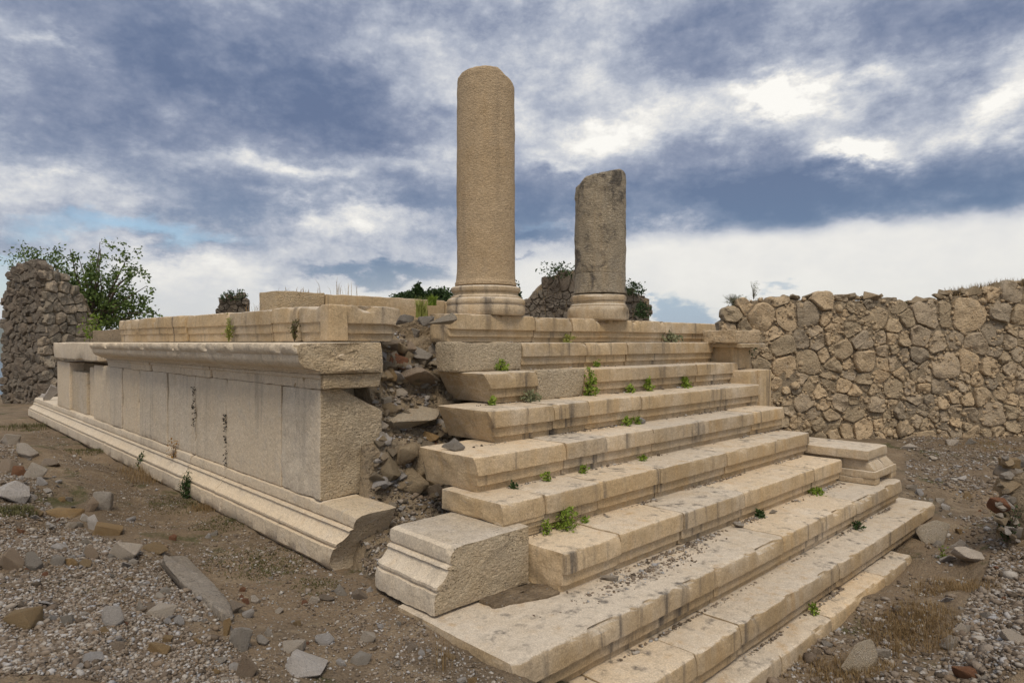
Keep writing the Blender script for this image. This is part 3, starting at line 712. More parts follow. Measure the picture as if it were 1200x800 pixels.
mk('rubble_core', np.stack([CX, CY, CZ], -1).reshape(-1, 3), cf, 'mortar', pod, sharp=None)
rg = random.Random(5)
def chit(px, py):
    s = (px - 600) / F; d = np.linspace(14, 34, 2000)
    X = d * (FW[0] + s * RT[0]); Y = d * (FW[1] + s * RT[1]); Z = -(py - 401) / F * d
    k = np.argmax(Z < core_h(X, Y)); return np.array([X[k], Y[k], Z[k]]), d[k]
CS = [(484, 491, 60, 27, 'lichrock', 3), (459, 478, 20, 14, 'wallst', 2), (508, 392, 32, 28, 'rockw', 0), (481, 392, 27, 20, 'rock', 1), (530, 391, 28, 24, 'lichrock', 2), (512, 421, 21, 24, 'rockw', 4), (533, 427, 24, 15, 'lichrock', 5), (466, 405, 26, 16, 'wallst', 1), (545, 408, 18, 20, 'rock', 3), (522, 375, 30, 10, 'lichrock', 1), (479, 410, 16, 14, 'rockb', 1),
      (493, 417, 24, 16, 'rock', 3), (466, 424, 20, 16, 'brick', 2), (506, 408, 14, 10, 'rock', 2), (486, 441, 52, 15, 'rockb', 4), (460, 405, 22, 14, 'rockb', 0), (459, 439, 14, 12, 'rocko', 4), (505, 511, 16, 9, 'rocko', 2),
      (507, 521, 14, 8, 'brick', 3), (456, 549, 26, 30, 'wallst', 2), (476, 534, 30, 28, 'wallst', 5), (498, 545, 40, 38, 'wallst', 1), (482, 562, 32, 28, 'wallst', 3), (510, 563, 28, 30, 'wallst', 0), (450, 515, 12, 14, 'rock', 3), (520, 500, 20, 12, 'rock', 1),
      (447, 500, 12, 12, 'rock', 0), (512, 574, 22, 18, 'rockb', 4), (475, 374, 18, 10, 'rock', 5), (498, 376, 16, 10, 'rock', 4), (548, 418, 16, 12, 'rock', 2), (471, 460, 18, 10, 'rock', 2)]
for n, (px, py, w, h, mt, k) in enumerate(CS):
    p, d = chit(px, py); s = d / F
    put_rock('rubble_stone', ROCKS[mt][k], p + np.array([-.04, -.05, 0]), (w * s * 1.25, w * s * .95, h * s * 1.25), (rg.uniform(-.3, .3), rg.uniform(-.3, .3), rg.uniform(-.9, .9) + R_(-44)), pod)
for n in range(560):
    px, py = (rg.uniform(440, 548), rg.uniform(368, 625)) if n % 5 else (rg.uniform(455, 535), rg.uniform(372, 432))
    p, d = chit(px, py)
    if (p[0] < 11.1 and p[1] > 17.2) or (p[0] > 13.2 and p[2] > -.5) or (p[0] > 12.6 and p[2] > .5) or p[2] > .30: continue
    s = rg.choice([6, 8, 10, 12, 14, 18] if (py < 450 or 515 < py < 575) else [4, 5, 6, 8, 10]) * d / F
    put_rock('rubble_stone', ROCKS[rg.choice(['rock', 'wallst', 'lichrock', 'wallst', 'wallgrey', 'wallst', 'rockw', 'wallgrey'])][rg.randrange(6)], p + np.array([-.03, -.05, .03]), (s * rg.uniform(.9, 1.4), s, s * .75), (rg.uniform(-.5, .5), rg.uniform(-.5, .5), rg.uniform(0, 6)), pod)

# ------------------------------------------------------------------ loose base blocks on the eighth step
P, Fc = sweep([(11.5 if o > 11 else o, z if z > -6.2 else -5.97, w) for o, z, w in BASEP], 11.3, 13.7, 'y', 801, res=.1, chip=.05, capn=.05, endwear=.05)
P[:, 0] = np.where(P[:, 0] > 10.8, P[:, 0], P[:, 0])
P[:, 2] += .03 + .05 * np.clip(13 - P[:, 1], 0, 2) * 0
o = mk('moulded_block', P, Fc, 'rough'); face_mat(o, 'side', lambda c, n: c[0] < 9.1 and abs(n[1]) < .6); face_mat(o, 'white', lambda c, n: False)
for p_ in o.data.polygons:
    if abs(p_.normal[2]) > .7 and p_.material_index == 0: p_.material_index = 2
tag(o, 'big pale base block with moulded left side at the lower left of the steps', 'stone block')
def frus(lo, hi, i0, i1, j0, seed):
    """tapering tier: i0/i1 = inset at top on the left/right, j0 = inset at top on the front"""
    def w(V):
        V = V.copy(); u = (V[:, 2] - lo[2]) / (hi[2] - lo[2])
        mx = (V[:, 0] > (lo[0] + hi[0]) / 2); V[:, 0] -= np.where(mx, u * i1, -u * i0)
        mf = V[:, 1] < (lo[1] + hi[1]) / 2; V[:, 1] += np.where(mf, u * j0, 0); return V
    return rblock(lo, hi, .22, .03, seed, .008, .8, w)
RB = [frus((31.9, 9.0, -5.98), (32.6, 13.2, -5.72), 0, 0, 0, 81), frus((29.8, 9.0, -5.98), (30.35, 9.5, -5.72), 0, 0, 0, 82), frus((29.75, 9.45, -5.98), (31.9, 13.2, -5.73), 0, 0, 0, 89), frus((29.75, 8.98, -5.72), (32.62, 13.2, -5.42), 0, .02, .02, 83),
      frus((29.9, 9.06, -5.42), (32.52, 13.2, -5.04), 0, .32, .25, 84), frus((29.9, 9.28, -5.04), (32.24, 13.2, -4.95), 0, .04, .04, 85), frus((29.7, 9.25, -4.95), (32.26, 13.2, -4.57), .05, .02, .02, 86)]
P, Fc = cat_parts(RB)
tag(mk('moulded_block', P, Fc, 'marble'), 'moulded corner base block standing on the right end of the steps', 'stone block')

# ------------------------------------------------------------------ columns
def lathe(prof, c, seg=96, seed=0, amp=.01, top=None, sub=.16):
    pr = []
    for (r0, z0), (r1, z1) in zip(prof[:-1], prof[1:]):
        n = max(1, int(math.ceil(math.hypot(r1 - r0, z1 - z0) / sub)))
        for k in range(n): pr.append((r0 + (r1 - r0) * k / n, z0 + (z1 - z0) * k / n))
    pr.append(prof[-1]); pr = np.array(pr); n = len(pr)
    a = np.linspace(0, 2 * np.pi, seg, endpoint=False)
    Rr = np.repeat(pr[:, 0][:, None], seg, 1); Z = np.repeat(pr[:, 1][:, None], seg, 1); A = np.repeat(a[None], n, 0)
    X = np.cos(A) * Rr; Y = np.sin(A) * Rr
    nn = fbm(np.stack([X, Y, Z], -1) * 2.4 + seed, 4, seed); Rr = Rr + amp * nn * np.minimum(1, Rr * 2)
    X = c[0] + np.cos(A) * Rr; Y = c[1] + np.sin(A) * Rr
    V = np.stack([X, Y, Z], -1).reshape(-1, 3)
    Fc = [(i * seg + j, i * seg + (j + 1) % seg, (i + 1) * seg + (j + 1) % seg, (i + 1) * seg + j) for i in range(n - 1) for j in range(seg)]
    Fc.append(tuple(range(seg))[::-1]); Fc.append(tuple((n - 1) * seg + j for j in range(seg)))
    if top: V = top(V)
    return V, Fc
c1 = (16.68, 18.72); 
tc = thing('tall_column', 'taller unfluted ochre column shaft on a moulded base', 'column', (c1[0], c1[1], 1.0))
k1 = 25.0 / F
V, Fc = lathe([(1.38, 1.0), (1.47, 1.03), (1.51, 1.14), (1.51, 1.26), (1.48, 1.38), (1.46, 1.40), (1.50, 1.43), (1.52, 1.50), (1.49, 1.60), (1.42, 1.66), (1.36, 1.67), (1.36, 1.72), (1.27, 1.76), (1.24, 1.84), (1.27, 1.91), (1.32, 1.92), (1.34, 1.98), (1.33, 2.05), (1.27, 2.10), (1.22, 2.105), (1.05, 2.11)], c1, 96, 3, .012, sub=.12)
mk('column_base', V, Fc, 'marble', tc)
def top1(V):
    V = V.copy(); dx = V[:, 0] - c1[0]; dy = V[:, 1] - c1[1]; u = (dx * RT[0] + dy * RT[1]); ztop = 10.18
    cut = ztop - np.clip(u - .45, 0, 1) * .62 - np.clip(-u - .85, 0, 1) * .5 + .05 * fbm(np.stack([dx * 3, dy * 3, dx * 0], -1), 3, 8)
    V[:, 2] = np.where(V[:, 2] > 9.6, 9.6 + (V[:, 2] - 9.6) / (10.62 - 9.6) * (cut - 9.6), V[:, 2]); return V
V, Fc = lathe([(1.10, 2.13), (1.19, 2.16), (1.19, 2.26), (1.15, 2.31), (1.13, 2.5), (1.115, 2.8), (1.115, 3.3), (1.12, 6), (1.105, 9.4), (1.10, 10.3), (1.08, 10.52), (1.02, 10.62), (.8, 10.64), (.4, 10.66), (.05, 10.66)], c1, 112, 5, .014, top1, sub=.12)
mk('column_shaft', V, Fc, 'col', tc)
c2 = (23.28, 18.38)
bc = thing('broken_column', 'shorter grey stained column with a slanting broken top', 'column', (c2[0], c2[1], 1.0))
def base2(V):
    V = V.copy(); dx = V[:, 0] - c2[0]; dy = V[:, 1] - c2[1]; u = dx * RT[0] + dy * RT[1]
    k = np.clip(1 - np.clip(u - .9, 0, 1) * .25, 0, 1); V[:, 0] = c2[0] + dx * k; V[:, 1] = c2[1] + dy * k
    n = np.clip(fbm(V * .9, 3, 71) - .1, 0, 1)[:, None] * .22; V[:, :2] -= np.column_stack([dx, dy]) / np.hypot(dx, dy)[:, None].clip(.1) * n; return V
V, Fc = lathe([(1.36, .98), (1.45, 1.02), (1.48, 1.2), (1.46, 1.42), (1.38, 1.56), (1.33, 1.58), (1.33, 1.64), (1.25, 1.70), (1.24, 1.82), (1.30, 1.86), (1.31, 1.98), (1.27, 2.07), (1.2, 2.10), (1.0, 2.11)], c2, 96, 13, .03, base2, sub=.12)
mk('column_base', V, Fc, 'marble', bc)
def top2(V):
    V = V.copy(); dx = V[:, 0] - c2[0]; dy = V[:, 1] - c2[1]; u = (dx * RT[0] + dy * RT[1])
    cut = 7.46 + .26 * u - np.clip(-u - .8, 0, 1) * .4 - np.clip(u - .95, 0, 1) * .6 + .07 * fbm(np.stack([dx * 2, dy * 2, dx * 0], -1), 4, 8)
    V[:, 2] = np.where(V[:, 2] > 6.4, 6.4 + (V[:, 2] - 6.4) / (8.02 - 6.4) * (cut - 6.4), V[:, 2])
    V[:, 0] += (V[:, 2] - 2) * .004; return V
V, Fc = lathe([(1.08, 2.15), (1.19, 2.18), (1.19, 2.26), (1.16, 2.34), (1.14, 2.6), (1.135, 3.03), (1.13, 3.055)], c2, 96, 14, .012, sub=.12)
mk('lower_drum', V, Fc, 'col2', bc)
V, Fc = lathe([(1.125, 3.058), (1.135, 3.07), (1.14, 3.3), (1.14, 5.5), (1.13, 7.4), (1.10, 7.85), (1.0, 7.98), (.6, 8.02), (.05, 8.02)], c2, 96, 15, .03, top2, sub=.12)
mk('column_shaft', V, Fc, 'col2', bc)

# ------------------------------------------------------------------ walls of fitted rubble
def clip_poly(poly, n, c):
    out = []
    for i in range(len(poly)):
        p, q = poly[i], poly[(i + 1) % len(poly)]
        dp, dq = n[0] * p[0] + n[1] * p[1] - c, n[0] * q[0] + n[1] * q[1] - c
        if dp <= 0: out.append(p)
        if (dp < 0 < dq) or (dq < 0 < dp):
            u = dp / (dp - dq); out.append((p[0] + (q[0] - p[0]) * u, p[1] + (q[1] - p[1]) * u))
    return out
def cells(seeds, reach):
    S_ = np.array(seeds); res = []
    for i, (x, y, w) in enumerate(seeds):
        poly = [(x - reach, y - reach), (x + reach, y - reach), (x + reach, y + reach), (x - reach, y + reach)]
        d2 = (S_[:, 0] - x) ** 2 + (S_[:, 1] - y) ** 2
        for j in np.argsort(d2)[1:26]:
            a, b, w2 = S_[j]; dx, dy = a - x, b - y; D = d2[j]
            if D < 1e-6: continue
            c = (D + w * w - w2 * w2) / 2
            c = c + dx * x + dy * y
            poly = clip_poly(poly, (dx, dy), c)
            if len(poly) < 3: break
        res.append(poly)
    return res
def stone_cell(poly, frame, bulge, seed, gap=.05, depth=.5, n=22):
    P = np.array(poly); c = P.mean(0)
    a = np.arctan2(P[:, 1] - c[1], P[:, 0] - c[0])
    # resample the outline by angle and round it
    th = np.linspace(-np.pi, np.pi, n, endpoint=False); rr = []
    for tt in th:
        d = np.array([math.cos(tt), math.sin(tt)]); best = 9e9
        for i in range(len(P)):
            p, q = P[i] - c, P[(i + 1) % len(P)] - c; e = q - p; den = d[0] * e[1] - d[1] * e[0]
            if abs(den) < 1e-9: continue
            s = (p[0] * e[1] - p[1] * e[0]) / den; u = (p[0] * d[1] - p[1] * d[0]) / den
            if s > 0 and -1e-6 <= u <= 1 + 1e-6: best = min(best, s)
        rr.append(best)
    rr = np.array(rr); rr = np.minimum(rr, np.median(rr) * 1.75)
    rs = (np.roll(rr, 1) + np.roll(rr, -1)) / 2; rr = np.where(rr > rs, rs * .3 + rr * .7, rr) * (1 + .07 * vn(np.column_stack([np.cos(th) * 2.5, np.sin(th) * 2.5, th * 0 + seed * .77]), 3))
    rr = np.maximum(rr - gap * (.6 + .8 * abs(vn(np.array([seed * .37, 0, 0]), 4))), rr * .55)
    rm = rr.mean(); rq = np.random.RandomState(seed); tx, tz = rq.uniform(-.6, .6, 2)
    V = []; O, Ux, Vz, N = frame
    for ring, (k, dep) in enumerate(((.98, -depth), (1.0, .0), (.955, .75), (.86, 1.0), (.45, 1.02))):
        q = np.stack([c[0] + np.cos(th) * rr * k, c[1] + np.sin(th) * rr * k], -1)
        nn = fbm(np.column_stack([q, q[:, 0] * 0 + seed]) * 1.5 / max(rm, .3), 3, seed)
        n5 = fbm(np.column_stack([q * 3.7, q[:, 0] * 0 + seed]), 3, seed + 3)
        dd = (bulge * dep + bulge * .55 * nn * (k < .99) + .04 * n5 * (k < .99) + bulge * 1.1 * (tx * np.cos(th) + tz * np.sin(th)) * k * (k < .99)) if ring else np.full(n, -depth)
        V.append(O + q[:, :1] * Ux + q[:, 1:] * Vz + np.outer(dd, N))
    V.append((O + c[0] * Ux + c[1] * Vz + N * bulge * (1.0 + .2 * vn(np.array([seed * 1.3, 1, 2]), 1)))[None])
    Fc = []
    for r in range(4):
        for j in range(n):
            k = (j + 1) % n; Fc.append((r * n + j, r * n + k, (r + 1) * n + k, (r + 1) * n + j))
    for j in range(n): Fc.append((4 * n + j, 4 * n + (j + 1) % n, 5 * n))
    return np.vstack(V), Fc
def rubble_face(root, O, Ux, Wd, top, size, bulge, mt, seed, specials=(), vary=.45, bottom=0.0, backd=.9, ghost=1.2, sizef=None, capmax=290, rows=True, coff=.0, chips=1.0):
    """fills a wall face of width Wd with fitted stones; top(u) is the height of its ragged top"""
    Ux = np.array(Ux, float); Vz = np.array([0, 0, 1.0]); N = np.cross(Ux, Vz); O = np.array(O, float)
    rgn = np.random.RandomState(seed); seeds = []; real = []
    sp = [(u, v, w * .8) for u, v, w in specials]
    cand = []
    v = bottom + size * .4
    while v < 16:
        u = -size; row = size * rgn.uniform(.75, 1.05)
        while u < Wd + size:
            st = size * np.clip(np.exp(rgn.normal() * .34), .5, 1.9) * (sizef(u, v) if sizef else 1)
            cand.append((u + st / 2, v + rgn.uniform(-.36, .36) * size, st * vary * rgn.uniform(.2, 1))); u += st
        v += row * .95
    for (a, b, w) in cand:
        if any(abs(a - s[0]) < s[2] * .95 + size * .28 and abs(b - s[1]) < s[2] * .95 + size * .28 for s in sp): continue
        if b > max(top(a), top(a - .5), top(a + .5)) + ghost * size: continue
        seeds.append((a, b, w)); real.append(0 < a < Wd and b < top(a) - size * .14)
    for s in sp: seeds.append((s[0], s[1], s[2] * .9)); real.append(True)
    polys = cells(seeds, size * 3.0); cnt = 0; rest = []
    items = []
    for i, p in enumerate(polys):
        if not real[i] or len(p) < 3: continue
        p = clip_poly(p, (0, 1), top(float(np.clip(seeds[i][0], 0, Wd))) + size * .12 * (i % 5 - 1))
        if len(p) < 3: continue
        A = np.array(p); ar = .5 * abs(np.dot(A[:, 0], np.roll(A[:, 1], 1)) - np.dot(A[:, 1], np.roll(A[:, 0], 1)))
        if ar < .03: continue
        A[:, 0] = np.clip(A[:, 0], -.15, Wd + .15); A[:, 1] = np.clip(A[:, 1], -.6, None)
        items.append((ar, A.tolist(), i))
    items.sort(key=lambda q: -q[0])
    for k, (ar, p, i) in enumerate(items):
        b_ = bulge * (.7 + .9 * rgn.rand()) * min(1.6, math.sqrt(ar) / size + .3)
        V, Fc = stone_cell(p, (O, Ux, Vz, N), b_, seed + i, gap=size * .030)
        mm = mt
        if mt == 'wallst' and rgn.rand() < (.25 if np.mean([q[0] for q in p]) < Wd * .42 else .6): mm = 'wallgrey'
        if k < capmax: mk('stone', V, Fc, mm, root, loc=V.mean(0), sharp=28)
        else: rest.append((V, Fc))
    if rest:
        V, Fc = cat_parts(rest); mk('small_stones', V, Fc, mt, root, kind='stuff')
    # chips packed in the joints, too small to pick apart
    rs = np.random.RandomState(seed + 5); n = int(Wd * 9 * 9 / size ** 2 * chips)
    if n:
        uu = rs.uniform(0, Wd, n); vv = rs.uniform(0, 1, n) * np.array([max(top(q) - size * .25, .2) for q in uu]); sz = size * .10 * rs.lognormal(0, .35, n)
        B = ICO1[0][None] * (1 + .3 * rs.normal(size=(n, 12, 1)).clip(-1.3, 1.3)) * sz[:, None, None] * rs.uniform(.6, 1.4, (n, 1, 3))
        B = B + (O + uu[:, None] * Ux + vv[:, None] * Vz + N * (coff + .05))[:, None]
        mk('packing_chips', B.reshape(-1, 3), (ICO1[1][None] + (np.arange(n) * 12)[:, None, None]).reshape(-1, 3), 'wallst' if mt == 'wallst' else mt, root, kind='stuff', smooth=False)
    # packing behind the stones
    us = np.linspace(.25, Wd - .25, max(4, int(Wd / .3))); V = []; Fc = []
    for j, u in enumerate(us):
        hh = max(top(u) - size * .35, .1)
        nr = 16
        for q in range(nr + 1):
            zz = -1 + (hh + 1) * q / nr; b0 = O + Ux * u + Vz * zz; V.append(b0 + N * (coff + .10 * float(fbm(np.array([u * 2, zz * 2, seed]), 3, 5))))
        V.append(O + Ux * u + Vz * hh - N * backd); V.append(O + Ux * u + Vz * -1 - N * backd)
    m_ = nr + 3
    for j in range(len(us) - 1):
        for q in range(m_):
            k = (q + 1) % m_; Fc.append((j * m_ + q, j * m_ + k, (j + 1) * m_ + k, (j + 1) * m_ + q))
    Fc.append(tuple(range(m_))); Fc.append(tuple((len(us) - 1) * m_ + q for q in range(m_))[::-1])
    mk('wall_core', V, Fc, 'mortar', root)

def seg(p, q):
    p = np.array(p, float); q = np.array(q, float); d = q - p; L = np.hypot(*d); return np.array([d[0] / L, d[1] / L, 0]), L
def pol(px, d):
    s = (px - 600) / F; return (d * (FW[0] + s * RT[0]), d * (FW[1] + s * RT[1]))
A0 = pol(838, 45.5); A1 = pol(1330, 45.5); Ux, L = seg(A0, A1); k46 = 45.5 / F
def ux(px): return (px - 838) * k46
zb = -6.9
def zt_(py): return (401 - py) * k46 - zb
wt = [(838, 375), (850, 368), (866, 352), (880, 347), (900, 345), (960, 346), (1010, 347), (1030, 343), (1052, 348), (1065, 362), (1078, 350), (1095, 352), (1110, 342), (1150, 338), (1180, 331), (1200, 330), (1330, 326)]
def topw(u): return float(np.interp(u, [ux(a) for a, _ in wt], [zt_(b) for _, b in wt]))
rw = thing('rubble_wall', 'high ochre rubble wall of fitted rough stones to the right of the temple', 'wall', (A0[0] + 10, A0[1] - 10, zb))
spec = [(ux(894), zt_(374), 1.35), (ux(918), zt_(372), 1.1), (ux(946), zt_(370), 1.05), (ux(965), zt_(352), .8), (ux(1132), zt_(367), 1.55), (ux(1084), zt_(368), 1.25), (ux(1107), zt_(428), 1.35), (ux(1183), zt_(343), .9), (ux(1172), zt_(364), .75), (ux(905), zt_(388), .9), (ux(1010), zt_(400), .8), (ux(1045), zt_(455), .8), (ux(940), zt_(470), .75), (ux(1000), zt_(485), .8),
        (ux(913), zt_(405), .9), (ux(945), zt_(425), .95), (ux(920), zt_(428), .8), (ux(1076), zt_(392), .9), (ux(1025), zt_(375), .95), (ux(982), zt_(412), .8), (ux(1142), zt_(405), .85), (ux(1160), zt_(485), 1.2), (ux(1150), zt_(466), .8)]
rubble_face(rw, (A0[0], A0[1], zb), Ux, L, topw, .95, .13, 'wallst', 11, spec, coff=.07, vary=.5, sizef=lambda u, v: .9 if v < 6 else 1.0)

rg = random.Random(31)
for n in range(46):
    u = rg.uniform(.3, L - .3); sz = rg.uniform(.45, 1.0); hgt = topw(u)
    p = np.array([A0[0], A0[1], zb]) + Ux * u + np.array([.2, .25, 0]) * rg.uniform(0, 2.6) + [0, 0, hgt - .12]
    put_rock('capping_stone', ROCKS['wallst'][rg.randrange(6)], p, (sz * 1.3, sz, sz * .7), (rg.uniform(-.2, .2), rg.uniform(-.2, .2), rg.uniform(0, 6)), rw)
# grey corner tower of coursed masonry, far left
tw = thing('ruined_tower', 'grey ruined masonry stump with bushes on top at the far left', 'tower', (*pol(52, 66), -6.6))
C0 = pol(50, 64.5); C1 = pol(114, 71); Ux, L = seg(C0, C1); kk = 66 / F
rubble_face(tw, (C0[0], C0[1], -6.8), Ux, L, lambda u: float(np.interp(u / L, [0, .3, .45, .75, .9, 1], [14.8, 14.4, 13.6, 12.2, 10.4, 8.6])), 1.25, .16, 'tower', 21, rows=True, backd=.9, coff=-.12)
B0 = pol(4, 69); Ux, L = seg(B0, C0)
rubble_face(tw, (B0[0], B0[1], -6.8), Ux, L, lambda u: float(np.interp(u / L, [0, .1, .25, .6, .8, 1], [11.5, 13.2, 14.4, 15.0, 15.2, 14.8])), .95, .14, 'dark', 22, rows=True, backd=.9, coff=-.12)  # left face away from the light: its shade is put into the darker stone colour

# dark ruins behind the platform
def stump(name, label, px0, px1, d, tops, mt, seed, thick=4.0, size=1.0, cat='ruin'):
    A, B = pol(px0, d), pol(px1, d + 1); Ux, L = seg(A, B); kf = d / F; zb = -7.5
    th = thing(name, label, cat, (*pol((px0 + px1) / 2, d), zb))
    f = lambda u: float(np.interp(u / L, [a for a, _ in tops], [(401 - b) * kf - zb for _, b in tops]))
    rubble_face(th, (A[0], A[1], zb), Ux, L, f, size, .2, mt, seed, backd=thick)
    return th
stump('ruined_wall', 'dark peaked ruin wall behind the foot of the shorter column', 596, 680, 92, [(0, 352), (.12, 348), (.2, 366), (.3, 346), (.45, 330), (.6, 320), (.8, 314), (1, 312)], 'dark', 41, size=1.1, cat='wall')
stump('ruined_wall', 'dark squat ruin wall just right of the shorter column', 712, 763, 88, [(0, 345), (.45, 336), (.7, 340), (.85, 344), (1, 346)], 'dark', 42, size=1.4, cat='wall')
stump('ruined_wall', 'small round-topped dark stump above the podium blocks, left', 254, 291, 80, [(0, 358), (.15, 349), (.35, 345), (.8, 343), (1, 352)], 'dark', 43, size=.8, cat='wall')

# low heap wall at the right edge
hw = thing('collapsed_wall', 'low collapsed stub of rough stones with one orange brick at the right edge', 'wall', (*hit(1190, 640)[0],))
rg = random.Random(9)
HW = [(1183, 542, 18, 10, 'rocko', 0), (1180, 553, 22, 10, 'rockb', 1), (1198, 540, 18, 14, 'rock', 2), (1196, 556, 16, 14, 'rock', 3), (1178, 568, 24, 18, 'wallst', 1), (1196, 573, 20, 18, 'wallst', 4), (1188, 582, 14, 10, 'rock', 5), (1170, 592, 20, 20, 'brick', 3),
      (1194, 595, 26, 24, 'wallst', 2), (1180, 606, 18, 14, 'wallst', 0), (1200, 616, 26, 20, 'wallst', 5), (1186, 622, 18, 14, 'rock', 1), (1212, 560, 26, 24, 'wallst', 1), (1216, 590, 30, 28, 'wallst', 3), (1214, 626, 30, 24, 'rock', 0), (1190, 562, 16, 12, 'wallst', 2)]
pz, dz_ = hit(1192, 640)
for n, (px, py, w, h, mt, k) in enumerate(HW):
    d = dz_ + (px - 1190) * .02 + (640 - py) * .012; s = d / F; P2 = pol(px, d)
    put_rock('stone', ROCKS[mt][k], (P2[0], P2[1], -(py - 401) * s), (w * s * 1.0, w * s * 1.1, h * s * 1.05), (rg.uniform(-.2, .2), rg.uniform(-.2, .2), rg.uniform(-.6, .6) + R_(-44)), hw)
for n in range(46):
    px, py = rg.uniform(1168, 1216), rg.uniform(536, 640)
    if px < 1168 + abs(py - 590) * .16: continue
    d = dz_ + (px - 1190) * .02 + (640 - py) * .012 - .25; s = d / F; P2 = pol(px, d); w = rg.uniform(6, 13)
    put_rock('stone', ROCKS[rg.choice(['rock', 'wallst', 'wallgrey', 'rockw'])][rg.randrange(6)], (P2[0], P2[1], -(py - 401) * s), (w * s * 1.2, w * s, w * s * .8), (rg.uniform(-.4, .4), rg.uniform(-.4, .4), rg.uniform(0, 6)), hw)
P, Fc = rblock((0, 0, 0), (4.5, 2.2, 3.0), .5, .8, 95, .15, .6, big=.3); P = P + np.array([pz[0] + .25, pz[1] - 1.6, pz[2] - .5])
mk('earth_core', P, Fc, 'mortar', hw)

